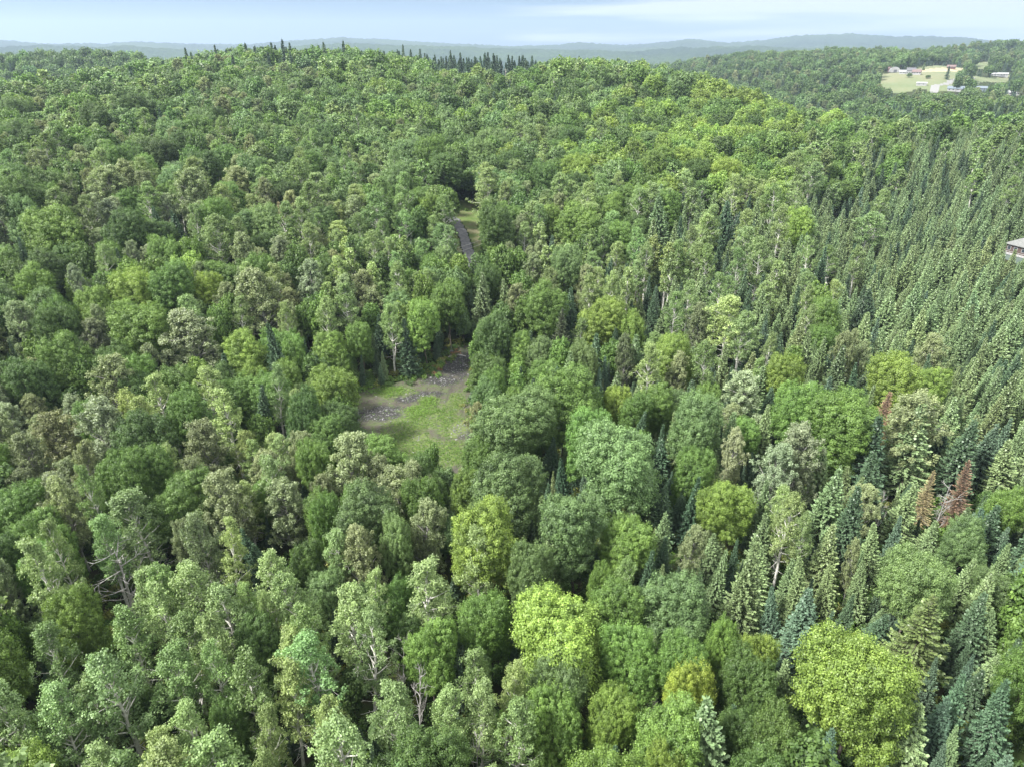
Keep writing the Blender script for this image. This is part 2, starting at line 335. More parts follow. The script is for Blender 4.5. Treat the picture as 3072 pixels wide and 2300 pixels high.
def aspen(seed, R=2.4, Ht=15.0, leaf=0.12, per=48, base=0.36, nb=34, dead=5, fork=0):
    rng = np.random.default_rng(seed); n = 12
    sway = rng.normal(size=2) * 0.35; t = np.linspace(0, 1, n)
    trunk = np.stack([sway[0] * np.sin(t * 2.6) + rng.normal(0, 0.05, n), sway[1] * np.sin(t * 2.2) + rng.normal(0, 0.05, n), t * Ht * 0.97], 1); trunk[0, :2] = 0
    rad = np.linspace(0.23, 0.035, n); L = [(trunk, rad)]; Pc = []; Dc = []
    def at(tt): return np.array([np.interp(tt, t, trunk[:, k]) for k in range(3)])
    for k in range(nb):
        tt = base + (0.98 - base) * (k + rng.uniform(0, 1)) / nb; u = (tt - base) / (1 - base)
        prof = (math.sin(math.pi * (0.16 + 0.84 * u) ** 0.85)) ** 0.6 if u < 1 else 0.2
        Lb = R * max(0.25, prof) * rng.uniform(0.7, 1.15); a = k * 2.4 + rng.uniform(-0.6, 0.6); el = rng.uniform(0.3, 0.8) + 0.45 * u
        bp, d = curve(at(tt), [math.cos(a) * math.cos(el), math.sin(a) * math.cos(el), math.sin(el)], Lb, 5, 0.07, rng)
        L.append((bp, np.linspace(0.075, 0.02, 5)))
        for q in range(5):
            f = rng.uniform(0.3, 0.95); i0 = int(f * 4); s = bp[i0] + (bp[min(4, i0 + 1)] - bp[i0]) * (f * 4 - i0)
            sd_, d2 = curve(s, d * 0.7 + rng.normal(size=3) * 0.6 + [0, 0, 0.25], Lb * 0.32 + 0.2, 3, 0.1, rng)
            if q < 2: L.append((sd_, np.linspace(0.02, 0.008, 3)))
            Pc.append(sd_[-1]); Dc.append(d2)
        Pc.append(bp[-1]); Dc.append(d)
    for k in range(dead):
        a = rng.uniform(0, 6.28); tt = rng.uniform(base * 0.6, base * 1.1)
        bp, d = curve(at(tt), [math.cos(a), math.sin(a), rng.uniform(-0.3, 0.5)], rng.uniform(0.8, 1.9), 5, 0.0, rng, 0.25); L.append((bp, np.linspace(0.035, 0.01, 5)))
    Pc = np.array(Pc); Dc = np.array(Dc); m = len(Pc); rc = rng.uniform(0.26, 0.56, m); cv = rng.normal(0.5, 0.16, m) + 0.12 * (Pc[:, 2] / Ht - 0.7)
    i = np.repeat(np.arange(m), per); d = unit(rng.normal(size=(len(i), 3)) + Dc[i] * 0.5 + [0, 0, 0.3])
    P = Pc[i] + d * (rc[i] * rng.uniform(0.2, 1.1, len(i)))[:, None] * [1, 1, 1.15]; Nn = unit(d * 0.6 + [0, 0, 0.25] + rng.normal(size=(len(i), 3)) * 0.6)
    V, Fq = quads(P, Nn, leaf, 0.75, rng)
    return V, Fq, np.clip(cv[i] + rng.normal(0, 0.17, len(i)), 0, 1), tubes(L, 5)
def spruce(seed, R=2.3, Ht=12.0, dz=0.33, step=0.15, tw=0.09, tl=0.4, sparse=0.0, skirt=0.1, nb0=8):
    rng = np.random.default_rng(seed); P0, P1, Wd, Tp, Nv = [], [], [], [], []; L = []
    n = 8; trunk = np.stack([rng.normal(0, 0.03, n), rng.normal(0, 0.03, n), np.linspace(0, Ht * 0.99, n)], 1); L.append((trunk, np.linspace(0.17, 0.015, n)))
    z = Ht * skirt; k = 0
    while z < Ht * 0.985:
        u = (z - Ht * skirt) / (Ht * (1 - skirt)); prof = (1 - u) ** 0.92 * min(1, 0.72 + u * 2.2)
        Lr = R * prof + 0.1; nb = int(nb0 * (0.65 + 0.5 * (1 - u)))
        for b in range(nb):
            if rng.uniform() < sparse: continue
            a = b * 2 * math.pi / nb + k * 0.7 + rng.uniform(-0.25, 0.25); Lb = Lr * rng.uniform(0.72, 1.12)
            sl = -0.32 + 0.75 * u + rng.uniform(-0.08, 0.08); d = np.array([math.cos(a) * math.cos(sl), math.sin(a) * math.cos(sl), math.sin(sl)])
            side = np.array([-math.sin(a), math.cos(a), 0]); m = max(2, int(Lb / step)); s = (np.arange(m) + rng.uniform(0, 0.6)) / m; s = np.clip(s, 0.08, 1)
            pts = np.array([0, 0, z]) + d * (s * Lb)[:, None] + np.array([0, 0, 1]) * (0.14 * Lb * s ** 2 - 0.10 * Lb * np.sin(s * 3))[:, None]
            for sg in (-1, 1):
                ln = (tl * (1.05 - 0.6 * s) * (0.4 + 0.6 * min(1, Lb))) * rng.uniform(0.7, 1.3, m)
                td = unit(d * 0.75 + side * sg * 0.8 + np.array([0, 0, -0.05]) + rng.normal(size=(m, 3)) * 0.16)
                P0.append(pts); P1.append(pts + td * ln[:, None]); Wd.append(np.full(m, tw)); Tp.append(s ** 2 * rng.uniform(0.6, 1, m)); Nv.append(np.tile(np.array([0, 0, 1.0]), (m, 1)) + rng.normal(size=(m, 3)) * 0.35)
            P0.append(pts); P1.append(pts + unit(d + [0, 0, 0.35]) * 0.3); Wd.append(np.full(m, tw * 1.3)); Tp.append(s ** 2); Nv.append(side[None] + rng.normal(size=(m, 3)) * 0.4)
            if not sparse:      # hanging sprays under each bough
                P0.append(pts); P1.append(pts + np.array([0, 0, -1.0]) * (dz * rng.uniform(0.6, 1.1, m) + 0.08)[:, None] + d * 0.12 + rng.normal(size=(m, 3)) * 0.06); Wd.append(np.full(m, tw * 1.25)); Tp.append(s ** 2 * 0.4); Nv.append(np.tile(d + side * rng.uniform(-0.6, 0.6), (m, 1)) + rng.normal(size=(m, 3)) * 0.3)
            if sparse or Lb > 1.4: L.append((np.array([[0, 0, z], np.array([0, 0, z]) + d * Lb * 0.5, pts[-1]]), [0.03, 0.02, 0.008]))
        z += dz * rng.uniform(0.75, 1.2) * (0.6 + 0.4 * (1 - u)); k += 1
    # leader
    q = 10; zz = Ht * (0.95 + 0.055 * np.linspace(0, 1, q)); a = np.arange(q) * 2.4
    P0.append(np.stack([a * 0, a * 0, zz - 0.1], 1)); P1.append(np.stack([np.cos(a) * 0.12, np.sin(a) * 0.12, zz + 0.18], 1)); Wd.append(np.full(q, 0.05)); Tp.append(np.full(q, 0.9)); Nv.append(np.stack([np.cos(a), np.sin(a), a * 0 + 0.5], 1))
    P0 = np.concatenate(P0); P1 = np.concatenate(P1); Wd = np.concatenate(Wd); Tp = np.concatenate(Tp); Nv = unit(np.concatenate(Nv))
    d = unit(P1 - P0); w = unit(np.cross(d, Nv)) * Wd[:, None]; mid = P0 + (P1 - P0) * 0.55
    V = np.stack([P0, mid + w, P1, mid - w], 1).reshape(-1, 3); Fq = np.arange(len(V)).reshape(-1, 4)
    return V, Fq, np.clip(rng.normal(0.5, 0.2, len(P0)), 0, 1), Tp, tubes(L, 4)
def snag(seed, Ht=10.0, R=2.6, nb=14, spread=0.6, fork=0.25, r0=0.16):
    rng = np.random.default_rng(seed); T = []; B = []
    n = 8; t = np.linspace(0, 1, n); tr = np.stack([rng.normal(0, .5) * np.sin(t * 2), rng.normal(0, .5) * np.sin(t * 1.7), t * Ht], 1); T.append((tr, np.linspace(r0, 0.03, n)))
    for k in range(nb):
        tt = fork + (1 - fork) * (k + 0.5) / nb; i = tt * (n - 1); i0 = min(n - 2, int(i)); s = tr[i0] + (tr[i0 + 1] - tr[i0]) * (i - i0)
        a = k * 2.4 + rng.uniform(-.5, .5); el = rng.uniform(0.3, 1.0); Lb = R * (1.15 - 0.7 * tt) * rng.uniform(0.7, 1.4)
        bp, d = curve(s, [math.cos(a) * math.cos(el), math.sin(a) * math.cos(el), math.sin(el)], Lb, 6, 0.05, rng, 0.16); B.append((bp, np.linspace(0.06, 0.014, 6)))
        for q in range(5):
            j = rng.integers(1, 6); b2, d2 = curve(bp[min(j, 5)], d + rng.normal(size=3) * spread, Lb * rng.uniform(0.25, 0.55), 4, 0.04, rng, 0.15); B.append((b2, np.linspace(0.028, 0.009, 4)))
            b3, _ = curve(b2[2], d2 + rng.normal(size=3) * spread, Lb * 0.25, 3, 0.0, rng, 0.1); B.append((b3, np.linspace(0.014, 0.007, 3)))
    return tubes(T, 6), tubes(B, 4)
# near prototypes: kind -> list of (crown mesh, trunk mesh, R, H)
REF = {'M': (4.0, 13.5), 'P': (3.2, 14.5), 'A': (2.5, 15.0), 'S': (2.3, 12.0), 'C': (3.6, 14.0)}
PROTO = {k: [] for k in 'MPASCDB'}
def crownmesh(nm, V, Fq, lv, m, tip=None):
    at = {'lv': ('FACE', lv)}
    if tip is not None: at['tip'] = ('FACE', tip)
    return mesh_np(nm, V, Fq, m, False, at)
for s in range(7):
    R, Ht = REF['M']; V, Fq, lv, lb = lobed(10 + s, R, Ht, 0.22, 12 + s % 4, 0.50, 0.080, 135, tall=1.45, upw=0.55, fill=0.12, jag=0.42)
    tv, tf = limbs(s, Ht, lb, 0.2); PROTO['M'].append((crownmesh('maple_crown', V, Fq, lv, M_leaf), mesh_np('maple_trunk', tv, tf, M_bark, True)))
for s in range(5):
    V, Fq, lv, (tv, tf) = aspen(40 + s, R=3.2, Ht=14.5, leaf=0.095, per=95, base=0.2, nb=58, dead=1); PROTO['P'].append((crownmesh('poplar_crown', V, Fq, lv, M_leaf), mesh_np('poplar_trunk', tv, tf, M_grey, True)))
for s in range(7):
    V, Fq, lv, (tv, tf) = aspen(60 + s, leaf=0.082, per=60, dead=10, base=0.30 + 0.04 * (s % 3), nb=32 + 5 * (s % 3)); PROTO['A'].append((crownmesh('aspen_crown', V, Fq, lv, M_leaf), mesh_np('aspen_trunk', tv, tf, M_white, True)))
for s in range(6):
    V, Fq, lv, tp, (tv, tf) = spruce(80 + s, skirt=0.08 + 0.03 * (s % 3), nb0=8 + s % 3); PROTO['S'].append((crownmesh('spruce_crown', V, Fq, lv, M_ndl, tp), mesh_np('spruce_trunk', tv, tf, M_bark, True)))
for s in range(2):
    V, Fq, lv, tp, (tv, tf) = spruce(90 + s, R=3.6, Ht=14, dz=0.40, step=0.17, tw=0.09, tl=0.5, skirt=0.2, nb0=8, sparse=0.15); PROTO['C'].append((crownmesh('pine_crown', V, Fq, lv, M_ndl, tp), mesh_np('pine_trunk', tv, tf, M_bark, True)))
for s in range(2):
    V, Fq, lv, tp, (tv, tf) = spruce(95 + s, R=2.0, Ht=13, sparse=0.22, tl=0.26, tw=0.045, dz=0.26); PROTO['D'].append((crownmesh('dead_crown', V, Fq, lv, M_ndl, tp), mesh_np('dead_trunk', tv, tf, M_bark, True)))
for s in range(3):
    (tv, tf), (bv, bf) = snag(30 + s, 10, 2.6, 12 + 2 * s); PROTO['B'].append((mesh_np('bare_branches', bv, bf, M_grey, True), mesh_np('bare_trunk', tv, tf, M_grey, True)))
# far prototypes (one mesh each, crown and trunk), kept in collections of their own
FARC = {}
def far_proto(kind, crown, wood, cm, wm, tip=None):
    V, Fq, lv = crown; tv, tf = wood; VV = np.concatenate([V, tv]); FF = np.concatenate([Fq, tf + len(V)])
    lvv = np.concatenate([lv, np.full(len(tf), 0.5)]); at = {'lv': ('FACE', lvv)}
    if tip is not None: at['tip'] = ('FACE', np.concatenate([tip, np.zeros(len(tf))]))
    me = mesh_np(kind + '_far', VV, FF, [cm, wm], False, at, np.r_[np.zeros(len(Fq), int), np.ones(len(tf), int)])
    if kind not in FARC: FARC[kind] = bpy.data.collections.new('far_' + kind)
    o = bpy.data.objects.new('%s_far_%02d' % (kind, len(FARC[kind].objects)), me); FARC[kind].objects.link(o)
NMID = 5
for lod, (ms, ns) in enumerate(((1.9, 0.36), (3.6, 0.12))):      # medium then coarse
    for s in range(NMID):
        R, Ht = REF['M']; V, Fq, lv, lb = lobed(110 + s, R, Ht, 0.22, 11 + s % 4, 0.62 if lod == 0 else 0.9, 0.115 * ms, int(96 * ns * (1 if lod == 0 else 1.5)), fill=0.2, tall=1.4, jag=0.34)
        far_proto('M', (V, Fq, lv), limbs(s, Ht, lb, 0.2), M_leafI, M_bark)
        V, Fq, lv, wd = aspen(140 + s, R=3.2, Ht=14.5, leaf=0.095 * (1.9 if lod == 0 else 3.8), per=26 if lod == 0 else 7, base=0.2, nb=58, dead=0); far_proto('P', (V, Fq, lv), wd, M_leafI, M_grey)
        V, Fq, lv, wd = aspen(160 + s, leaf=0.12 * (1.7 if lod == 0 else 3.2), per=18 if lod == 0 else 5); far_proto('A', (V, Fq, lv), wd, M_leafI, M_white)
        V, Fq, lv, tp, wd = spruce(180 + s, dz=0.5 if lod == 0 else 0.95, step=0.28 if lod == 0 else 0.55, tw=0.11 if lod == 0 else 0.24, tl=0.5 if lod == 0 else 0.7, nb0=8 if lod == 0 else 7)
        far_proto('S', (V, Fq, lv), wd, M_ndlI, M_bark, tp)
# ------------------------------------------------------------------ the ground sheet and its open areas
CLR = wpoly([(735, 858), (790, 835), (868, 824), (925, 808), (965, 780), (985, 752), (1036, 750), (1046, 765), (1024, 832), (1036, 885), (1032, 925), (1046, 960), (1030, 1045), (900, 1045), (800, 990), (730, 930)])
TRK = wpoly([(1025, 775), (1062, 705), (1095, 676), (1070, 630), (1030, 590), (1012, 545), (1003, 515), (990, 488), (974, 470), (950, 455)])
MDW = wpoly([(962, 468), (978, 446), (992, 434), (1014, 432), (1032, 450), (1040, 520), (1036, 580), (1015, 575), (985, 560), (978, 500)])
OPN = wpoly([(1060, 690), (1065, 655), (1120, 650), (1135, 690), (1100, 705)])
FLD = wpoly([(1898, 186), (1905, 160), (1940, 157), (1965, 150), (2015, 143), (2049, 141), (2082, 148), (2088, 163), (2068, 172), (2060, 182), (2060, 198), (2020, 199), (1985, 192), (1958, 201), (1925, 201), (1912, 190)])
FL2 = wpoly([(2105, 136), (2138, 133), (2142, 147), (2108, 150)]); FL3 = wpoly([(2098, 164), (2180, 164), (2180, 178), (2100, 180)])
FL4 = wpoly([(2124, 100), (2150, 93), (2200, 92), (2205, 99), (2160, 103)])
FRD = wpoly([(2015, 200), (2020, 187), (2045, 181), (2062, 174), (2100, 168)])
azs = np.radians(np.concatenate([np.arange(-180, -58, 4.0), np.arange(-58, 58.01, 0.17), np.arange(61, 180, 4.0)]))
rs = 6 * 1.0125 ** np.arange(0, 614)
AZg, Rg = np.meshgrid(azs, rs, indexing='ij'); Xg = Rg * np.sin(AZg); Yg = Rg * np.cos(AZg); Zg = H(Xg, Yg)
rgn = np.random.default_rng(5)
Zg = Zg + np.where(Rg > 2500, rgn.uniform(-4, 4, Rg.shape) * np.clip(Rg / 5000, 0.5, 1.6), 0)
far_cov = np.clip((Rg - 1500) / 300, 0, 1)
na, nr = AZg.shape; idx = np.arange(na * nr).reshape(na, nr)
i2 = np.roll(idx, -1, axis=0)
faces = np.stack([idx[:, :-1], idx[:, 1:], i2[:, 1:], i2[:, :-1]], -1).reshape(-1, 4)
GV = np.stack([Xg, Yg, Zg], -1).reshape(-1, 3)
def ground_mat():
    m, t = mat('forest_floor'); out = N(t, 'ShaderNodeOutputMaterial'); b = N(t, 'ShaderNodeBsdfPrincipled'); b.inputs['Roughness'].default_value = 0.95; b.inputs['Specular IOR Level'].default_value = 0.1
    near = ramp(t, noise_fac(t, 0.35, 6, 0.65), [(0.35, (0.035, 0.03, 0.018)), (0.55, (0.03, 0.045, 0.014)), (0.7, (0.05, 0.08, 0.02))])
    a = ramp(t, noise_fac(t, 0.035, 8, 0.75), [(0.32, (0.018, 0.035, 0.018)), (0.5, (0.035, 0.06, 0.02)), (0.66, (0.06, 0.095, 0.03))])
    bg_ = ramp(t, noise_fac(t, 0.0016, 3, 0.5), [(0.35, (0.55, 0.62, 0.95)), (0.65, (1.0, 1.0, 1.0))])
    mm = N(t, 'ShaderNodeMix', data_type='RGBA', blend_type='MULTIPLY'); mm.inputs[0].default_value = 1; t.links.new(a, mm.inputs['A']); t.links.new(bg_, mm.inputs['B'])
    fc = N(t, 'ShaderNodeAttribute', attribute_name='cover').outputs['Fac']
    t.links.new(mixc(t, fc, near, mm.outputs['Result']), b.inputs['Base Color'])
    bn = N(t, 'ShaderNodeBump'); bn.inputs['Strength'].default_value = 0.9; bn.inputs['Distance'].default_value = 6.0
    t.links.new(noise_fac(t, 0.05, 5, 0.7), bn.inputs['Height']); hm = N(t, 'ShaderNodeMath', operation='MULTIPLY'); t.links.new(fc, hm.inputs[0]); hm.inputs[1].default_value = 0.9
    t.links.new(hm.outputs[0], bn.inputs['Strength']); t.links.new(bn.outputs[0], b.inputs['Normal'])
    t.links.new(b.outputs[0], out.inputs[0]); return m
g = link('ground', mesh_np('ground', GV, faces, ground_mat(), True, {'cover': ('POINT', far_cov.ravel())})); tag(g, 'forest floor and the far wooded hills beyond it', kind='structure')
fcx = GV[faces].mean(1)
fr = np.hypot(fcx[:, 0], fcx[:, 1])
def sheet(name, sel, lift, m, label, kind='structure', attrs=None):
    Fs = faces[sel]; u, inv = np.unique(Fs, return_inverse=True); V = GV[u].copy(); V[:, 2] += lift
    at = {k: ('POINT', fn(V[:, 0], V[:, 1])) for k, fn in (attrs or {}).items()}
    o = link(name, mesh_np(name, V, inv.reshape(-1, 4), m, True, at)); tag(o, label, kind=kind); return o
wob = (vnoise(fcx[:, 0] / 2.2, fcx[:, 1] / 2.2, 9) - 0.5) * 1.6
def grow(poly, f):
    c = np.mean(poly, 0); return [tuple(c + (np.array(p) - c) * f) for p in poly]
near_f = fr < 420
# weeds pattern of the clearing, in world metres around its middle
cc = np.mean(CLR, 0)
WEED = [(hit(x, y)[:2], rx, ry) for x, y, rx, ry in ((905, 890, 4.2, 3.0), (850, 848, 5.2, 2.4), (925, 868, 2.2, 3.2), (890, 915, 5.5, 3.6), (960, 895, 3.6, 4.5), (975, 925, 3.5, 5), (870, 950, 6.5, 5), (940, 975, 7.5, 5.5), (985, 985, 4, 4), (900, 990, 7, 4), (985, 870, 2.0, 4))]
GRV = [(hit(x, y)[:2], rx, ry) for x, y, rx, ry in ((985, 795, 3.6, 5.0), (1005, 775, 3, 3), (955, 822, 4.5, 2.2), (830, 895, 6.0, 3.4), (880, 858, 4.2, 2.6), (995, 930, 3.0, 4.0), (905, 945, 1.4, 1.5), (770, 900, 4.0, 3.0), (925, 852, 4.0, 1.6))]
def blobs(x, y, L, soft=0.35):
    v = np.zeros(np.shape(x)); nz = (vnoise(x / 1.3, y / 1.3, 21) - 0.5) * 0.9 + (vnoise(x / 0.5, y / 0.5, 22) - 0.5) * 0.5
    for (cx_, cy_), rx, ry in L:
        d = np.hypot((x - cx_) / rx, (y - cy_) / ry) + nz * 0.5; v = np.maximum(v, np.clip((1 - d) / soft, 0, 1))
    return v
RUT = wpoly([(1028, 770), (1000, 800), (965, 835), (950, 880), (955, 930), (975, 1010)])
def ruts(x, y):
    d = seg_dist(x, y, RUT); return 0.75 * np.clip(1 - np.abs(d - 0.85) / 0.45, 0, 1) * (0.5 + 0.5 * vnoise(x / 1.1, y / 1.1, 51))
def clearing_mat():
    m, t = mat('clearing_soil'); out = N(t, 'ShaderNodeOutputMaterial'); b = N(t, 'ShaderNodeBsdfPrincipled'); b.inputs['Roughness'].default_value = 0.95; b.inputs['Specular IOR Level'].default_value = 0.15
    dirt = ramp(t, noise_fac(t, 0.6, 7, 0.7), [(0.3, (0.048, 0.044, 0.037)), (0.46, (0.082, 0.076, 0.060)), (0.60, (0.078, 0.098, 0.045))])
    dark = ramp(t, noise_fac(t, 5.0, 4, 0.7), [(0.35, (0.020, 0.020, 0.019)), (0.55, (0.045, 0.044, 0.042)), (0.72, (0.12, 0.118, 0.11))])
    weed = ramp(t, noise_fac(t, 2.2, 6, 0.75), [(0.36, (0.11, 0.105, 0.085)), (0.5, (0.10, 0.13, 0.045)), (0.66, (0.13, 0.19, 0.04))])
    fw = N(t, 'ShaderNodeAttribute', attribute_name='weed').outputs['Fac']; fg = N(t, 'ShaderNodeAttribute', attribute_name='stone').outputs['Fac']
    c = mixc(t, fg, dirt, dark); c = mixc(t, fw, c, weed); t.links.new(c, b.inputs['Base Color'])
    bn = N(t, 'ShaderNodeBump'); bn.inputs['Strength'].default_value = 0.6; bn.inputs['Distance'].default_value = 0.15; t.links.new(noise_fac(t, 3.0, 6, 0.7), bn.inputs['Height']); t.links.new(bn.outputs[0], b.inputs['Normal'])
    t.links.new(b.outputs[0], out.inputs[0]); return m
# the clearing gets a finer sheet of its own, laid on the ground
def fine_sheet(name, poly, step, lift, m, label, attrs):
    P = np.array(poly); x0, y0 = P.min(0) - 1; x1, y1 = P.max(0) + 1
    gx = np.arange(x0, x1, step); gy = np.arange(y0, y1, step); X, Yv = np.meshgrid(gx, gy, indexing='ij')
    nz = (vnoise(X / 2, Yv / 2, 31) - 0.5) * 1.8; ins = inpoly(X + nz, Yv + nz, poly)
    Z = H(X, Yv) + lift; id_ = np.arange(X.size).reshape(X.shape)
    Fq = np.stack([id_[:-1, :-1], id_[1:, :-1], id_[1:, 1:], id_[:-1, 1:]], -1); ok = ins[:-1, :-1] & ins[1:, 1:]
    Fq = Fq[ok]; u, inv = np.unique(Fq, return_inverse=True); V = np.stack([X.ravel(), Yv.ravel(), Z.ravel()], 1)[u]
    at = {k: ('POINT', fn(V[:, 0], V[:, 1])) for k, fn in attrs.items()}
    o = link(name, mesh_np(name, V, inv.reshape(-1, 4), m, True, at)); return tag(o, label, kind='structure')
fine_sheet('clearing', CLR, 0.25, 0.06, clearing_mat(), 'gravel and dirt clearing with green weed patches', {'weed': lambda x, y: blobs(x, y, WEED), 'stone': lambda x, y: np.maximum(blobs(x, y, GRV), ruts(x, y))})
M_drive = surf('driveway_gravel', [(0.35, (0.10, 0.10, 0.108)), (0.65, (0.17, 0.17, 0.18))], 0.9, 1.5, (4, 0.5, 0.1))
M_grass = surf('meadow_grass', [(0.34, (0.07, 0.12, 0.025)), (0.5, (0.11, 0.145, 0.045)), (0.66, (0.15, 0.14, 0.08))], 0.95, 0.25, (2, 0.6, 0.2))
M_brush = surf('brushy_floor', [(0.35, (0.07, 0.10, 0.03)), (0.6, (0.15, 0.14, 0.07))], 0.95, 0.8, (2, 0.6, 0.2))
dd = seg_dist(fcx[:, 0], fcx[:, 1], TRK)
near_s = near_f & (fr > 60)
is_md = near_s & (inpoly(fcx[:, 0] + wob, fcx[:, 1] + wob, MDW))
is_dr = near_s & (dd < 1.9 + wob * 0.12) & (fr > 128)
sheet('meadow', is_md & ~is_dr, 0.03, M_grass, 'grassy verge and small meadow beside the driveway')
sheet('forest_opening', near_s & inpoly(fcx[:, 0] + wob, fcx[:, 1] + wob, OPN) & ~is_dr, 0.03, M_brush, 'brushy opening between trees above the clearing')
def fine_strip(name, line, w, r0, step, lift, m, label):
    P = np.array(line); pad = w + 1; x0, y0 = P.min(0) - pad; x1, y1 = P.max(0) + pad
    gx = np.arange(x0, x1, step); gy = np.arange(y0, y1, step); X, Yv = np.meshgrid(gx, gy, indexing='ij')
    ins = (seg_dist(X, Yv, line) < w + (vnoise(X / 1.5, Yv / 1.5, 41) - 0.5) * 0.7); id_ = np.arange(X.size).reshape(X.shape)
    Fq = np.stack([id_[:-1, :-1], id_[1:, :-1], id_[1:, 1:], id_[:-1, 1:]], -1)[ins[:-1, :-1] & ins[1:, 1:]]
    u, inv = np.unique(Fq, return_inverse=True); V = np.stack([X.ravel(), Yv.ravel(), (H(X, Yv) + lift).ravel()], 1)[u]
    return tag(link(name, mesh_np(name, V, inv.reshape(-1, 4), m, True)), label, kind='structure')
def smooth_line(L, n=8):
    L = np.array(L); out = []
    for i in range(len(L) - 1):
        p0 = L[max(0, i - 1)]; p1 = L[i]; p2 = L[i + 1]; p3 = L[min(len(L) - 1, i + 2)]
        for k in range(n):
            t = k / n; out.append(tuple(0.5 * (2 * p1 + (p2 - p0) * t + (2 * p0 - 5 * p1 + 4 * p2 - p3) * t * t + (3 * p1 - p0 - 3 * p2 + p3) * t ** 3)))
    return out + [tuple(L[-1])]
TRK = smooth_line(TRK)
fine_strip('driveway', TRK[30:], 1.75, 0, 0.4, 0.14, M_drive, 'narrow grey gravel driveway winding up through the trees')
M_field = surf('field_grass', [(0.38, (0.105, 0.135, 0.062)), (0.52, (0.13, 0.150, 0.075)), (0.64, (0.16, 0.162, 0.092))], 0.95, 0.012)
M_hay = surf('mown_hay', [(0.4, (0.27, 0.235, 0.15)), (0.6, (0.35, 0.305, 0.195))], 0.95, 0.05)
M_frd = surf('farm_road_gravel', (0.2, 0.2, 0.195), 0.9)
hay = wpoly([(1980, 151), (2015, 148), (2085, 148), (2086, 156), (2030, 155), (1985, 156)])
far_f = (fr > 700) & (fr < 2300)
fd = far_f & (inpoly(fcx[:, 0], fcx[:, 1], FLD) | inpoly(fcx[:, 0], fcx[:, 1], FL2) | inpoly(fcx[:, 0], fcx[:, 1], FL3))
ih = far_f & (inpoly(fcx[:, 0], fcx[:, 1], hay) | inpoly(fcx[:, 0], fcx[:, 1], FL4))
ird = far_f & (seg_dist(fcx[:, 0], fcx[:, 1], FRD) < 4)
sheet('farm_field', fd & ~ih & ~ird, 0.25, M_field, 'pale green hillside pasture on the far slope')
sheet('hay_field', ih & ~ird, 0.25, M_hay, 'golden mown strips of the far hillside farm')
sheet('farm_road', ird, 0.35, M_frd, 'pale lane crossing the far pasture')
# ------------------------------------------------------------------ tree palettes: code -> (kind, colour, words)
PAL = {
 'K': ('M', (0.06, 0.104, 0.027), 'dark green'), 'M': ('M', (0.088, 0.15, 0.034), 'mid green'), 'L': ('M', (0.112, 0.175, 0.037), 'bright green'),
 'm': ('M', (0.142, 0.208, 0.042), 'yellow-green'), 'y': ('M', (0.215, 0.262, 0.045), 'bright yellow-green'), 'g': ('M', (0.098, 0.155, 0.056), 'dull green'),
 'A': ('A', (0.165, 0.225, 0.09), 'pale green'), 'a': ('A', (0.13, 0.195, 0.07), 'soft green'), 'Y': ('A', (0.185, 0.24, 0.088), 'yellowish'),
 'P': ('P', (0.16, 0.192, 0.095), 'olive'), 'G': ('P', (0.175, 0.212, 0.125), 'grey-green'), 'T': ('P', (0.15, 0.172, 0.085), 'brownish'),
 'S': ('S', (0.048, 0.08, 0.044), 'dark green'), 's': ('S', (0.112, 0.155, 0.072), 'olive-green'), 'b': ('S', (0.066, 0.104, 0.068), 'blue-green'),
 'C': ('C', (0.085, 0.108, 0.036), 'olive'), 'c': ('C', (0.055, 0.070, 0.038), 'dark olive'),
 'D': ('D', (0.19, 0.125, 0.085), 'rust-red'), 'O': ('D', (0.19, 0.16, 0.085), 'orange-brown'), 'B': ('B', (0.4, 0.4, 0.4), 'bare'), 'W': ('D', (0.5, 0.48, 0.42), 'whitish'),
}
KN = {'M': ('maple_tree', 'maple tree', 'maple'), 'P': ('poplar_tree', 'poplar tree', 'poplar'), 'A': ('aspen_tree', 'aspen tree', 'aspen'), 'S': ('spruce_tree', 'spruce tree', 'spruce'),
      'C': ('pine_tree', 'pine tree', 'pine'), 'D': ('dead_spruce', 'dead tree', 'dead spruce'), 'B': ('bare_tree', 'bare tree', 'bare tree')}
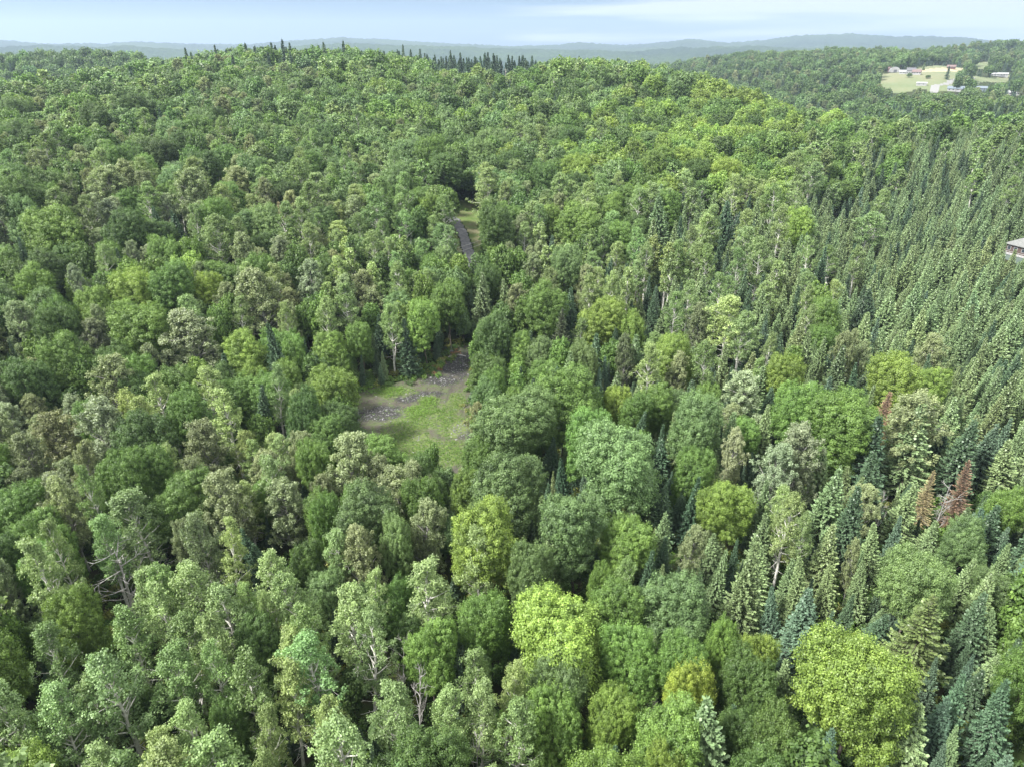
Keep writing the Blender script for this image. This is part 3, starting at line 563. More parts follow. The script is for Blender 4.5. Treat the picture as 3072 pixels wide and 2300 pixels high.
# trees placed one by one: code, photo x and y of the top (2212 wide), crown width there
HAND = '''L 55 577 75|S 67 618 30|S 193 618 36|S 163 635 36|S 410 618 22|m 270 565 110|M 360 562 120|m 440 572 90|P 567 580 130|G 660 558 100
M 290 640 165|G 410 660 160|M 130 725 100|P 215 763 130|P 330 745 70|Y 345 790 85|A 420 785 85|Y 487 835 85|S 595 685 56|S 655 730 36|S 575 720 30
L 700 765 118|m 525 690 115|T 115 880 115|P 55 935 100|P 425 905 110|G 215 850 150|M 225 970 95|P 440 975 90|T 480 1020 130|A 300 1035 115|P 735 905 150|P 640 925 85
A 840 645 46|L 915 640 84|M 970 607 84|M 775 680 70|L 700 700 80|s 1040 590 60|S 1020 622 26|s 1003 548 30|s 1030 625 24|s 1048 622 22|M 1170 608 110|m 1300 635 95|m 1370 660 80
M 1125 700 75|c 1215 665 62|b 1185 730 38|S 1287 720 50|b 1075 770 46|M 1220 780 180|g 1100 818 170|T 1030 866 52|g 1085 945 190|m 1050 1040 190|S 1192 932 45|S 1223 988 40|b 1265 998 32
S 1292 973 42|b 1330 1010 38|b 1375 1033 28|g 1350 900 190|M 1265 875 120|Y 1403 745 75|m 1330 815 78|L 1465 718 100|g 1250 1045 160|S 1207 990 24|S 1245 968 24
A 1580 632 90|A 1495 600 60|A 1610 680 70|A 1655 715 46|a 1535 730 80|m 1708 758 95|m 1940 755 120|m 2010 790 90|P 2000 830 150|L 1825 825 150|L 1838 868 90|M 1730 830 110|b 1795 808 46|D 1911 842 52|D 1928 890 28
G 1625 805 100|L 1540 812 70|S 1898 900 85|s 1991 880 95|S 2100 898 90|b 2145 898 70|b 2181 900 36|G 1740 912 130|G 1660 955 110|M 1505 940 110|L 1580 1012 115|Y 1707 1052 60|B 1928 1020 40|B 2061 1008 70|O 2018 1015 46|D 2105 1002 60
S 1908 970 80|L 2185 1035 90|P 1490 1110 84|s 1553 1188 50|s 1535 1118 30|s 1563 1112 30|s 1658 1115 62|S 1593 1165 36|s 1650 1180 58|A 1712 1060 90|s 1803 1132 76|P 1862 1150 46|s 1908 1135 54|b 1948 1122 42|g 1995 1172 150
b 1765 1288 108|b 1797 1322 36|S 1840 1275 42|b 1760 1242 34|s 1878 1215 46|s 1808 1218 50|C 2022 1272 165|S 2120 1295 80|s 2168 1318 60|s 2098 1205 52|L 1880 1352 270|s 1708 1432 92|b 2041 1408 46|b 2048 1508 72|b 1812 1572 74|b 2062 1605 60|s 2088 1572 46|S 2195 1468 100
K 1690 1522 150|m 1635 1335 85|y 1495 1422 120|L 1570 1328 90|M 1490 1340 150|m 1205 1245 215|L 1190 1335 90|M 1360 1338 130|Y 1090 1395 90|b 1147 1345 46|S 1108 1348 36|b 1170 1335 20|b 980 1405 52|A 1033 1145 92|A 930 1185 120|A 810 1250 70|a 1357 1198 60
M 1050 1255 140|M 925 1330 130|B 849 1351 62|B 888 1410 66|A 843 1455 110|A 950 1460 90|A 1035 1470 100|B 1020 1545 70|W 1417 1450 30|M 1190 1485 130|m 1320 1460 130|m 1430 1590 100|Y 1145 1645 60|L 1300 1208 72
a 215 1112 90|B 232 1150 120|T 383 1118 75|S 540 1135 52|K 640 1125 110|A 707 1138 70|A 307 1212 95|A 415 1212 125|Y 513 1232 60|Y 583 1262 60|A 650 1228 90|L 143 1248 140|A 615 1338 80|Y 610 1425 100|A 235 1418 130|A 95 1488 120|A 310 1550 85|A 400 1515 100|A 557 1515 80|Y 693 1508 84|A 593 1600 80|K 480 1515 80
L 25 1480 85|M 10 1318 60|S 458 83 10|S 483 85 18|S 443 98 12|S 400 101 10|S 385 106 8|S 607 81 10|S 658 80 20|S 672 77 14|S 637 86 9|S 703 86 10|S 625 88 10|S 593 90 9|S 780 93 12|S 817 104 16|S 907 108 12|S 922 112 10|S 855 113 8|S 945 118 9|S 1036 108 8|S 1068 113 8|S 1100 112 9|S 1129 112 10|S 953 111 12|S 962 117 12|S 973 108 12|S 980 108 12|S 990 117 12|S 994 111 12|S 1001 117 12|S 1012 117 12|S 1019 111 12|S 1025 111 12|S 1038 117 12|S 1045 108 12|S 1053 108 12|S 1057 108 12|S 1066 108 12|S 1078 114 12|S 1083 117 12|S 1093 117 12|S 1099 117 12|S 1105 114 12|S 1112 108 12|S 1121 117 12|S 1129 114 12|S 1141 117 12|S 1150 114 12|S 300 118 11|S 345 110 11|S 390 103 11|S 425 100 11|S 530 91 11|S 555 94 11|S 580 94 11|S 700 91 11|S 722 94 11|S 740 88 11|S 760 105 11|S 830 112 11|S 870 100 11|S 888 105 11
P 215 355 100|P 265 350 80|A 423 330 55|A 123 393 70|A 43 307 72|G 100 277 60|K 340 290 90|A 320 235 60|O 607 427 42|D 645 495 22|G 353 415 55|A 470 462 80|A 695 360 90|M 483 300 90|g 540 335 80|D 1122 320 20|A 1050 360 76|A 1287 425 66|A 1167 477 40|A 1127 475 46|M 1057 293 60|m 1130 280 36
A 1403 395 76|A 1333 363 50|L 925 415 70|M 1100 433 70|K 950 320 110|A 1708 387 80|A 1757 350 60|A 1721 333 50|A 1765 463 52|A 1890 450 80|A 1648 510 70|S 1574 427 46|m 1725 447 70|K 880 1320 80|D 786 152 10|A 1745 1100 60|A 800 500 60|Y 1290 640 50|S 1835 590 30|P 1460 745 80|M 1420 820 90'''
# coarse mix of kinds and tones (sunlight on the right ridge painted as yellow-green crowns) over the picture, 16 x 12 cells of 138
ZONE = '''KgM KMg gMS MSg MSS MMS MgS SSSM SSSM MML MLm KMS KMS KMS KMg KgS
gPAKM gMKPA gMSAK MgSPK MgPKS MgMAK LMgPK MgAKS MKSAg MLgAK MmLgK mLmMK mmLMS SKMS KMS KMS
PaMK AMPK MaPgK MPaMK gaMAK MAgaK gMAK KMgK MKgmA MLgmK mLMmK mLMmK sAMS ssSAM sssSS sssas
MPSgK PGAMK PAMSK MgSPA AagPK AaPYK MagLK AMKA APagM MAaLK AMaSs AasSs Aassss sssSs sssS sssss
MSKgS MLSgK MmLKS MPKAM PGAMK aMPYK MLgaK MgSKK MAPSs aAsSS AasSs assSS sssSA ssssSs sssss sssSs
KMPSg MGPSK GPMSK PLMSK MSmLK MLKAS MLKS KMSg gMSsM gMSs PaSsM asSSP sssSM ssSSP ssSs sssSs
GKPM GPKM PAYKM AYaMK SMAmK LMSK LMK gMg gMMS gMSMs MaSsg PMsSS sSMsK PmPsS sSsss sssSs
PPKM PGGKM PMAK aPMYK PMAK MPPL PLM gmMM gSMMs SgMsS SSgPs sSGKs sSsMK sSssP sssM sssSb
PKMg KaMP aPPMM MSSPP SSMPK gPKM PaKM mMgM mMgM gMSSs sSsPM sSMsS sSgss sSSss sgsS sgGS
LMAa MAAa AaKA AaYA aAYK aKAa AaMA AMgM mgMM mMSLg sSPsg sSsS sSSgs sgbSs sCSgs sSbMs
LAMa AaLA Aaa Aaa AYAa aKAA AMAS KaSA MLgm LMgm Mmg gmSK gMLK LMgS sSbg sSbM
aALA Aaa AaA AaA YaAK aAAG aAGK YaKA MgLK LgMm LMmg gKMS gKMS KMSb sbSK sbSS'''.split('\n')
ZONE = [z.split() for z in ZONE]
rng = random.Random(11); nrg = np.random.default_rng(12)
HT = {'M': (2.9, 0.55), 'P': (3.6, 0.5), 'A': (4.6, 0.4), 'S': (5.0, 0.4), 'C': (3.2, 0.4), 'D': (5.0, 0.4), 'B': (3.6, 0.4)}
def tree_h(kind, R, far=False):
    if kind == 'M': return min(17.5, max(8.5, 8.2 + R * 1.75))
    if kind == 'P': return min(18, max(9, 9.0 + R * 1.7))
    if kind == 'A': return min(18.5, max(11, 10.8 + R * 1.6))
    if kind == 'C': return 15.0
    if kind == 'B': return 13.5
    return min(17, max(6.5, 5.5 + R * 2.6))
trees = []      # x, y, z, kind, code, R, h, hand
masks = []      # picture ellipses kept clear of nearer trees: cx, cy, rx, ry, range
for it in HAND.replace('\n', '|').split('|'):
    code, tx, ty, wd = it.split(); tx, ty, wd = float(tx), float(ty), float(wd); kind = PAL[code][0]
    h = 13.0
    wd0 = wd
    if kind in 'MP': wd *= 0.88
    for _ in range(4):
        dpr = math.asin(-raydir(tx, ty)[2]) if ty > 125 else 0; ey = ty + {'M': 0.62, 'P': 0.5, 'A': 0.35}.get(kind, 0) * wd / 2 * math.sin(dpr)
        x, y, t = hit(tx, ey, h); d = raydir(tx, ey); depth = t * (d[1] * cp - d[2] * sp)
        R = wd * S22 / 2 * depth / F / (0.93 if kind in 'MPA' else 0.82); h = tree_h(kind, R)
        if (tx, ty) == (595, 685): h = 19.5
    if ty < 125:        # on the crest of the hill
        d = raydir(tx, ty); hr_ = np.hypot(d[0], d[1]); rr_ = np.arange(330, 700, 4.0); gx_ = d[0] / hr_ * rr_; gy_ = d[1] / hr_ * rr_; zr = CZ + d[2] / hr_ * rr_; k_ = int(np.argmin(zr - H(gx_, gy_)))
        x, y = gx_[k_], gy_[k_]; h = min(20, max(14, zr[k_] - H1(x, y))) * (0.72 + 0.36 * ((tx * 0.377) % 1.0)); R = max(3.9, min(5.2, wd * S22 / 2 * rr_[k_] / F))
    trees.append([x, y, H1(x, y), kind, code, R, h, True])
    vis = wd * (0.42 if kind in 'MPAC' else 0.75)
    if ty > 200: masks.append((tx, ty + vis, wd * 0.42, vis * 1.0, t))
# open views that nearer trees must not cover (photo polygons and the range of what is seen there)
def pr(poly):
    r = np.mean([hit(x, y)[2] for x, y in poly]); return (poly, r)
KEEP = [pr([(766, 855), (790, 842), (824, 831), (868, 828), (929, 815), (955, 800), (975, 768), (1030, 762), (1026, 790), (1004, 833), (1007, 859), (1019, 885), (1019, 920), (1024, 955), (1007, 998), (963, 1000), (920, 955), (885, 963), (850, 981), (828, 955), (807, 929), (777, 916), (763, 902)]),
        pr([(978, 450), (1025, 447), (1031, 480), (1036, 520), (1030, 560), (1018, 574), (1003, 570), (997, 520), (983, 495)]), 
        pr([(1075, 660), (1108, 660), (1106, 684), (1078, 684)]),
        pr([(926, 281), (952, 284), (956, 304), (940, 306), (926, 298)]), pr([(1018, 304), (1028, 304), (1028, 318), (1018, 318)]),
        pr([(2168, 538), (2215, 538), (2215, 562), (2180, 562)]), pr([(2100, 562), (2125, 562), (2125, 585), (2100, 585)]),
        pr([(898, 400), (908, 400), (908, 430), (898, 430)]), pr([(1086, 145), (1098, 145), (1098, 176), (1086, 176)]),
        (pr([(1903, 180), (1909, 158), (1925, 147), (1946, 150), (1965, 148), (2015, 141), (2049, 138), (2079, 149), (2084, 161), (2058, 170), (2052, 178), (2046, 196), (2020, 198), (1990, 186), (1958, 199), (1933, 199), (1918, 184)])[0], 960),
        pr([(2106, 134), (2136, 133), (2140, 146), (2110, 148)]), pr([(2105, 158), (2176, 158), (2176, 175), (2105, 177)]), pr([(2050, 189), (2082, 189), (2082, 199), (2050, 199)]),
        pr([(2176, 198), (2202, 198), (2202, 209), (2176, 209)]), pr([(2130, 92), (2192, 84), (2192, 101), (2130, 101)]), pr([(2098, 190), (2126, 190), (2126, 196), (2098, 196)])]
CLR_g = CLR; fine_trk = np.array(TRK)
def banned(X, Yv, R):
    b = inpoly(X, Yv, CLR_g) | inpoly(X, Yv, MDW) | inpoly(X, Yv, OPN) | inpoly(X, Yv, FLD) | inpoly(X, Yv, FL2) | inpoly(X, Yv, FL3) | inpoly(X, Yv, FL4)
    b |= (seg_dist(X, Yv, TRK[27:]) < 1.7 + R * 0.25)
    for hx, hy, hr in HOUSES: b |= np.hypot(X - hx, Yv - hy) < hr
    return b
HOUSES = []
H_NEAR = hit(2200, 562, 2.5); H_CAB = hit(940, 294, 2.5); H_TEAL = hit(1026, 311, 2.0)
HOUSES += [(H_NEAR[0] + 5.8, H_NEAR[1] + 4, 9.5), (H_CAB[0], H_CAB[1], 6.5), (H_TEAL[0] + 1, H_TEAL[1], 4)]
for x, y, rr in ((1927, 158, 14), (1948, 160, 8), (1973, 160, 17), (1990, 184, 9), (2054, 149, 12), (2158, 163, 20), (2064, 196, 20), (2112, 195, 18), (2188, 205, 15), (2173, 92, 20)):
    q = hit(x, y); HOUSES.append((q[0], q[1], rr))
# the highest line of tree tops seen in each direction, range by range
AB = np.radians(np.arange(-58, 58.01, 0.25)); RBN = np.arange(20, 2400, 10.0)
Ag, Rgd = np.meshgrid(AB, RBN, indexing='ij'); HOR = (H(Rgd * np.sin(Ag), Rgd * np.cos(Ag)) + 11 - CZ) / Rgd; HOR = np.maximum.accumulate(HOR, 1)
def hidden(X, Yv, Z):
    r = np.hypot(X, Yv); ia = np.clip(np.round((np.degrees(np.arctan2(X, Yv)) + 58) / 0.25).astype(int), 0, len(AB) - 1); ir = np.clip(((r - 40) / 10).astype(int), 0, len(RBN) - 1)
    return (Z - CZ) / r < HOR[ia, ir] - 0.012 - 3.0 / r
grid = {}; GS = 5.0
def gadd(x, y, R): grid.setdefault((int(x // GS), int(y // GS)), []).append((x, y, R))
def gfree(x, y, R, k):
    cx, cy = int(x // GS), int(y // GS)
    for i in range(cx - 2, cx + 3):
        for j in range(cy - 2, cy + 3):
            for (a, b, q) in grid.get((i, j), ()):
                dd_ = (a - x) ** 2 + (b - y) ** 2
                if dd_ < (k * (R + q)) ** 2: return False
    return True
for t in trees: gadd(t[0], t[1], t[5] * (0.9 if t[3] in 'MP' else 0.8))
def fill(n, rmin, rmax, k, small=False, power=1.0, coarse=1.0, azm=(-57, 57)):
    u = nrg.uniform(0, 1, n); r = (rmin ** (2 * power) + u * (rmax ** (2 * power) - rmin ** (2 * power))) ** (0.5 / power)
    az = np.radians(nrg.uniform(azm[0], azm[1], n)); X = r * np.sin(az); Yv = r * np.cos(az); G = H(X, Yv)
    px, py, dp = project(np.stack([X, Yv, G + 11], 1))
    keep = ~banned(X, Yv, np.full(n, 2.5)); inf = np.where(r < 200, (px > -2600) & (px < 4800) & (py < 3200), (px > -600) & (px < 2812)); keep &= inf & ~hidden(X, Yv, G + 14)
    cnt = 0
    for i in np.nonzero(keep)[0]:
        zx = int(min(15, max(0, (px[i] + rng.gauss(0, 38)) // 138.25))); zy = int(min(11, max(0, (py[i] + rng.gauss(0, min(30, 8 + py[i] * 0.05))) // 138)))
        code = rng.choice(ZONE[zy][zx]); 
        if r[i] < 330 and px[i] > 1180 and py[i] > 420 and code in 'KMLgaS' and rng.random() < 0.34: code = rng.choice('SSbs')
        if small: code = rng.choice('KKSSMgs') if px[i] < 1180 else rng.choice('SSbsKs')
        if r[i] > 640 and az[i] > 0.12: code = rng.choice('KSSgSbKKbP')
        elif r[i] > 600 and az[i] < -0.3: code = rng.choice('KKgSKMb')
        elif r[i] > 500 and az[i] > 0.40: code = rng.choice('SbKSs')
        if r[i] > 400 and 935 < px[i] < 1165 and 100 < py[i] < 168: code = rng.choice('SSSSb')
        kind = PAL[code][0]
        if kind == 'M': R = rng.uniform(2.3, 4.2)
        elif kind == 'P': R = rng.uniform(2.2, 3.5)
        elif kind == 'A': R = rng.uniform(2.0, 3.2)
        elif kind == 'S': R = rng.uniform(1.5, 2.8) if code != 's' else rng.uniform(1.7, 3.1)
        else: R = 3.0
        if small: R *= 0.55
        R *= coarse if kind != 'S' else (coarse ** 0.35 if px[i] > 1500 else coarse ** 0.75)
        if not gfree(X[i], Yv[i], R, k * (1.15 if kind == 'S' and not small else 1)): continue
        h = tree_h(kind, R / coarse if kind != 'S' else R) * (coarse ** 0.35 if kind != 'S' else 1) * (0.85 if 450 < r[i] < 700 and code != 'S' else 1) * (rng.uniform(0.8, 1.16) if kind != 'S' else rng.uniform(0.68, 1.2)) * (1 if not small else 0.8)
        if small and kind != 'S': h = rng.uniform(4.5, 8.5)
        # keep the open views open
        P = np.array([[X[i], Yv[i], G[i] + h], [X[i], Yv[i], G[i] + h * 0.7], [X[i], Yv[i], G[i] + h * 0.45], [X[i] - R * 0.8, Yv[i], G[i] + h * 0.6], [X[i] + R * 0.8, Yv[i], G[i] + h * 0.6]])
        if r[i] < 1600:
            qx, qy, qd = project(P); bad = False
            for poly, rr in KEEP:
                if r[i] < rr + 4 and inpoly(qx, qy, poly).any(): bad = True; break
            if not bad and r[i] < 420:
                for (mx_, my_, a, b, rr) in masks:
                    if r[i] < rr and (((qx[[0, 1, 3, 4]] - mx_) / a) ** 2 + ((qy[[0, 1, 3, 4]] - my_) / b) ** 2 < 0.85).any(): bad = True; break
            if bad: continue
        gadd(X[i], Yv[i], R); trees.append([X[i], Yv[i], G[i], kind, code, R, h, False]); cnt += 1
    return cnt
n1 = fill(26000, 9, 170, 0.62, azm=(-80, 80)); n2 = fill(48000, 150, 380, 0.64, coarse=1.42); n3 = fill(30000, 380, 720, 0.70, coarse=1.7); n4 = fill(50000, 680, 1900, 0.8, coarse=1.6)
n5 = fill(11000, 20, 150, 0.62, small=True, azm=(-70, 70))
print('trees', len(trees), n1, n2, n3, n4, n5)
# a hedge of trees whose bare trunks edge the clearing at its far side, and lone trees of the far farm
for x, y, code, hh, RR_ in ((2044, 172, 'S', 15, 4.0), (1963, 168, 'g', 5, 3.0), (2004, 170, 'K', 4, 3.0), (1994, 152, 's', 10, 3.2)):
    q = hit(x, y); trees.append([q[0], q[1], H1(q[0], q[1]), PAL[code][0], code, RR_, hh, True])
# which trees stand as objects: the 290 of each kind that show largest
XYZ = np.array([[t[0], t[1], t[2] + t[6] * 0.7] for t in trees]); PX, PY, PD = project(XYZ)
Rr = np.array([t[5] for t in trees]); size = Rr / PD; rgd = np.hypot(XYZ[:, 0], XYZ[:, 1])
topx, topy, _ = project(np.array([[t[0], t[1], t[2] + t[6]] for t in trees]))
inside = (PX > -10) & (PX < 2222) & (topy < 1645) & (topy > -40)
kinds = np.array([t[3] for t in trees]); single = np.zeros(len(trees), bool)
for k in 'MPASCDB':
    ii = np.nonzero((kinds == k) & inside)[0]; ii = ii[np.argsort(-size[ii])][:290 if k in 'MPAS' else 60]; single[ii] = True
for i, t in enumerate(trees):
    if t[3] in 'CDB' and inside[i]: single[i] = True
def vcol(c, s=1.0):
    v = rng.gauss(1.0, 0.11) * s * ALB; hshift = rng.gauss(0, 0.04)
    return (c[0] * v * (1 + hshift), c[1] * v, c[2] * v * (1 - hshift * 0.5))
# words that tell one tree from another
LM = [(900, 900, 'gravel clearing'), (1005, 510, 'grey gravel driveway'), (2185, 555, 'grey-roofed house'), (940, 292, 'metal-roofed cabin'), (1495, 1480, 'brightest yellow maple'), (2105, 1060, 'big rust-red dead spruce'),
      (1911, 890, 'twin rust-red dead spruces'), (1880, 1480, 'huge bright green maple'), (232, 1200, 'white-limbed bare tree'), (607, 450, 'orange-brown dead tree'), (595, 780, 'tall bare-trunked spruce'),
      (849, 1390, 'bare grey snag'), (1417, 1470, 'slim whitish dead tree'), (410, 740, 'big grey-green poplar'), (1205, 1330, 'broad yellow-green maple'), (1122, 335, 'small red dead spruce'), (2022, 1330, 'spreading olive pine'),
      (1990, 170, 'far hillside pasture'), (1085, 1010, 'maple below the clearing'), (1350, 960, 'broad dull-green maple'), (215, 390, 'pair of olive poplars'), (1708, 420, 'aspens by the plantation'), (1765, 1340, 'big blue-green spruce'), (480, 1060, 'brownish poplar')]
ORD = ['', 'second ', 'third ', 'fourth ', 'fifth ', 'sixth ', 'seventh ', 'eighth ', 'ninth ', 'tenth ', 'eleventh ', 'twelfth ', 'thirteenth ', 'fourteenth ', 'fifteenth ', 'sixteenth ', 'seventeenth ', 'eighteenth ', 'nineteenth ', 'twentieth ']
SPECIAL = {('y', 1495): 'brightest yellow-topped maple, low in the right half of the forest', ('D', 2105): 'big rust-red dead spruce cone near the right edge', ('D', 1911): 'taller rust-red dead spruce behind dark spruces, right side',
           ('D', 1928): 'smaller rust-red dead spruce close beside a taller dead one', ('L', 1880): 'huge billowing bright green maple, lower right, largest crown in view', ('B', 232): 'leaning bare tree with forked white limbs, lower left',
           ('O', 607): 'orange-brown dead tree among green crowns, upper left', ('S', 595): 'tall narrow spruce with bare lower trunk left of the clearing', ('B', 849): 'bare grey snag with fine twigs among the lower aspens',
           ('W', 1417): 'slim whitish dead tree between green maples at the bottom', ('G', 410): 'big grey-green poplar standing out among darker trees, left', ('m', 1205): 'broad yellow-green maple in the lower middle of the forest',
           ('D', 1122): 'small red dead spruce on the slope above the driveway', ('C', 2022): 'wide spreading olive pine above the huge bright maple', ('O', 2018): 'orange-brown dead spruce just left of the big rust-red one',
           ('B', 2061): 'bare grey tree with fanned branches between two dead spruces', ('B', 1928): 'thin bare grey tree left of the orange-brown dead spruce', ('D', 645): 'narrow rust-red dead spruce below the orange-brown dead tree',
           ('b', 1765): 'big blue-green spruce with layered boughs, lower right', ('c', 1215): 'dark olive pine between round maples, right of the clearing', ('D', 786): 'tiny reddish dead spruce high on the hill behind', ('T', 480): 'wide brownish poplar with thin foliage, lower left', ('S', 2044): 'lone dark spruce standing in the far hillside pasture'}
hand_id = {}
hl = [h.split() for h in HAND.replace('\n', '|').split('|')]
for i, h in enumerate(hl): hand_id[i] = (h[0], int(h[1]))
labels = {}; used = {}
buckets = {}
for i in np.nonzero(single)[0]:
    t = trees[i]; key = hand_id.get(int(i))
    if key is None and t[7] and t[4] == 'S' and abs(topx[i] - 2044) < 12: key = ('S', 2044)
    if key in SPECIAL: labels[i] = SPECIAL[key]; continue
    cxp, cyp = PX[i], PY[i]; best = min(range(len(LM)), key=lambda q: (LM[q][0] - cxp) ** 2 + 1.6 * (LM[q][1] - cyp) ** 2)
    dx = cxp - LM[best][0]; dy = cyp - LM[best][1]
    if abs(dx) > abs(dy): dr = 'to the right of the ' if dx > 0 else 'to the left of the '
    else: dr = 'below the ' if dy > 0 else 'above the '
    buckets.setdefault((t[4], best, dr), []).append((math.hypot(dx, dy), i))
for (code, best, dr), L in buckets.items():
    L.sort()
    # size words split a crowded group before numbers do
    names = {}
    med = sorted(trees[i][5] for _, i in L)
    for d_, i in L:
        sz = ''
        if len(L) > 3: sz = 'small-crowned ' if trees[i][5] <= med[len(med) // 3] else ('broad-crowned ' if trees[i][5] > med[2 * len(med) // 3] else 'mid-sized ')
        names.setdefault(sz, []).append(i)
    for sz, ii in names.items():
        for n_, i in enumerate(ii):
            kind = PAL[code][0]; col = PAL[code][2]; nn = KN[kind][2]
            if kind == 'B': phrase = 'bare grey leafless tree'
            elif kind == 'D': phrase = col + ' dead spruce'
            else: phrase = sz + col + ' ' + nn
            labels[i] = phrase + ', ' + ((ORD[n_] if n_ < 20 else str(n_ + 1) + 'th ') if n_ else ('closest ' if len(ii) > 1 else '')) + dr + LM[best][2]
GRP = {'M': 'maples of the mixed forest', 'P': 'poplars of the mixed forest', 'A': 'pale-trunked aspens of the forest', 'S': 'spruces of the forest and plantation', 'C': 'pines in the forest', 'D': 'dead standing trees', 'B': 'bare leafless trees'}
seen = {}
for i in np.nonzero(single)[0]:
    x, y, z, kind, code, R, h, hand = trees[i]; nm, cat, _ = KN[kind]
    o = bpy.data.objects.new(nm, None); o.empty_display_size = 1.0; COL.objects.link(o)
    pk = 'D' if kind == 'D' else kind; cm, tm = rng.choice(PROTO[pk]); Rf, Hf = {'D': (2.0, 13), 'B': (2.6, 12.2)}.get(kind) or REF[kind]
    sxy = R / Rf; sz = h / Hf; o.location = (x, y, z - 0.15); o.scale = (sxy * rng.uniform(0.82, 1.14), sxy * rng.uniform(0.82, 1.14), sz * rng.uniform(0.94, 1.04)); o.rotation_euler = (rng.gauss(0, 0.05), rng.gauss(0, 0.05), rng.uniform(0, 6.28))
    if code == 'B' and hand and R > 3: o.rotation_euler.y = 0.0
    tag(o, labels[i], cat, GRP[kind])
    tr = link('trunk', tm, o); cr_ = link('crown' if kind != 'B' else 'branches', cm, o); c = vcol(PAL[code][1]); cr_.color = (*c, 1); tr.color = (*c, 1)
# the rest of each kind, far off, as one object per kind: a point per tree, instanced
def forest(name, kind, ids, label):
    n = len(ids)
    if not n: return
    V = np.array([[trees[i][0], trees[i][1], trees[i][2] - 0.15] for i in ids]); me = bpy.data.meshes.new(name); me.vertices.add(n); me.vertices.foreach_set('co', V.astype(np.float32).ravel())
    me.attributes.new('idx', 'INT', 'POINT'); me.attributes.new('rot', 'FLOAT_VECTOR', 'POINT'); me.attributes.new('scl', 'FLOAT_VECTOR', 'POINT'); me.attributes.new('tint', 'FLOAT_VECTOR', 'POINT')
    Rf, Hf = REF[kind]; a, b, c, d = [], [], [], []
    for i in ids:
        t = trees[i]; far = math.hypot(t[0], t[1]) > 420
        a.append(rng.randrange(NMID) + (NMID if far else 0)); b += [rng.gauss(0, 0.02), rng.gauss(0, 0.02), rng.uniform(0, 6.28)]; s = t[5] / Rf; c += [s, s * rng.uniform(0.9, 1.1), t[6] / Hf]; d += vcol(PAL[t[4]][1])
    T_ = me.attributes; T_['idx'].data.foreach_set('value', a); T_['rot'].data.foreach_set('vector', b); T_['scl'].data.foreach_set('vector', c); T_['tint'].data.foreach_set('vector', d)
    o = link(name, me); ng = bpy.data.node_groups.new(name, 'GeometryNodeTree'); ng.interface.new_socket('Geometry', in_out='INPUT', socket_type='NodeSocketGeometry'); ng.interface.new_socket('Geometry', in_out='OUTPUT', socket_type='NodeSocketGeometry')
    gi = N(ng, 'NodeGroupInput'); go = N(ng, 'NodeGroupOutput'); ip = N(ng, 'GeometryNodeInstanceOnPoints'); ci = N(ng, 'GeometryNodeCollectionInfo'); ci.inputs['Collection'].default_value = FARC[kind]; ci.inputs['Separate Children'].default_value = True; ci.inputs['Reset Children'].default_value = True
    def na_(nm, dt): q = N(ng, 'GeometryNodeInputNamedAttribute', data_type=dt); q.inputs['Name'].default_value = nm; return q.outputs['Attribute']
    e2 = N(ng, 'FunctionNodeEulerToRotation'); ng.links.new(na_('rot', 'FLOAT_VECTOR'), e2.inputs[0])
    ng.links.new(gi.outputs[0], ip.inputs['Points']); ng.links.new(ci.outputs[0], ip.inputs['Instance']); ip.inputs['Pick Instance'].default_value = True
    ng.links.new(na_('idx', 'INT'), ip.inputs['Instance Index']); ng.links.new(e2.outputs[0], ip.inputs['Rotation']); ng.links.new(na_('scl', 'FLOAT_VECTOR'), ip.inputs['Scale']); ng.links.new(ip.outputs[0], go.inputs[0])
    o.modifiers.new('forest', 'NODES').node_group = ng
    tag(o, label, kind='stuff'); return o
rest = np.nonzero(~single)[0]
forest('maple_forest', 'M', [i for i in rest if kinds[i] in 'M'], 'countless round maple crowns covering the farther hillsides')
forest('poplar_forest', 'P', [i for i in rest if kinds[i] in 'P'], 'countless olive poplar crowns scattered over the farther slopes')
forest('aspen_forest', 'A', [i for i in rest if kinds[i] == 'A'], 'countless pale aspens scattered over the farther slopes')
forest('spruce_forest', 'S', [i for i in rest if kinds[i] in 'SC'], 'countless spruces of the plantation and farther slopes')
# low shrubs of the forest floor and along the open edges
def shrub_proto(seed, name):
    r_ = np.random.default_rng(seed); c = r_.normal(0, 0.45, (10, 3)) * [1, 1, 0.4] + [0, 0, 0.5]; i = np.repeat(np.arange(10), 34); d = unit(r_.normal(size=(len(i), 3)) + [0, 0, 0.5]); P = c[i] + d * r_.uniform(0.2, 0.5, (len(i), 1))
    V, Fq = quads(P, unit(d + [0, 0, 0.5] + r_.normal(size=(len(i), 3)) * 0.4), 0.12, 0.6, r_); me = mesh_np(name, V, Fq, M_leafI, False, {'lv': ('FACE', np.clip(r_.normal(0.5, 0.2, len(P)), 0, 1))})
    if 'U' not in FARC: FARC['U'] = bpy.data.collections.new('shrub_shapes')
    o = bpy.data.objects.new(name, me); FARC['U'].objects.link(o)
for s in range(NMID * 2): shrub_proto(200 + s, 'shrub_%02d' % s)
REF['U'] = (1.0, 1.0); PAL['u1'] = ('U', (0.05, 0.095, 0.02), ''); PAL['u2'] = ('U', (0.09, 0.16, 0.028), ''); PAL['u3'] = ('U', (0.15, 0.17, 0.04), ''); PAL['u4'] = ('U', (0.20, 0.11, 0.06), '')
n = 26000; r = np.sqrt(nrg.uniform(15 ** 2, 240 ** 2, n)); az = np.radians(nrg.uniform(-56, 56, n)); X = r * np.sin(az); Yv = r * np.cos(az)
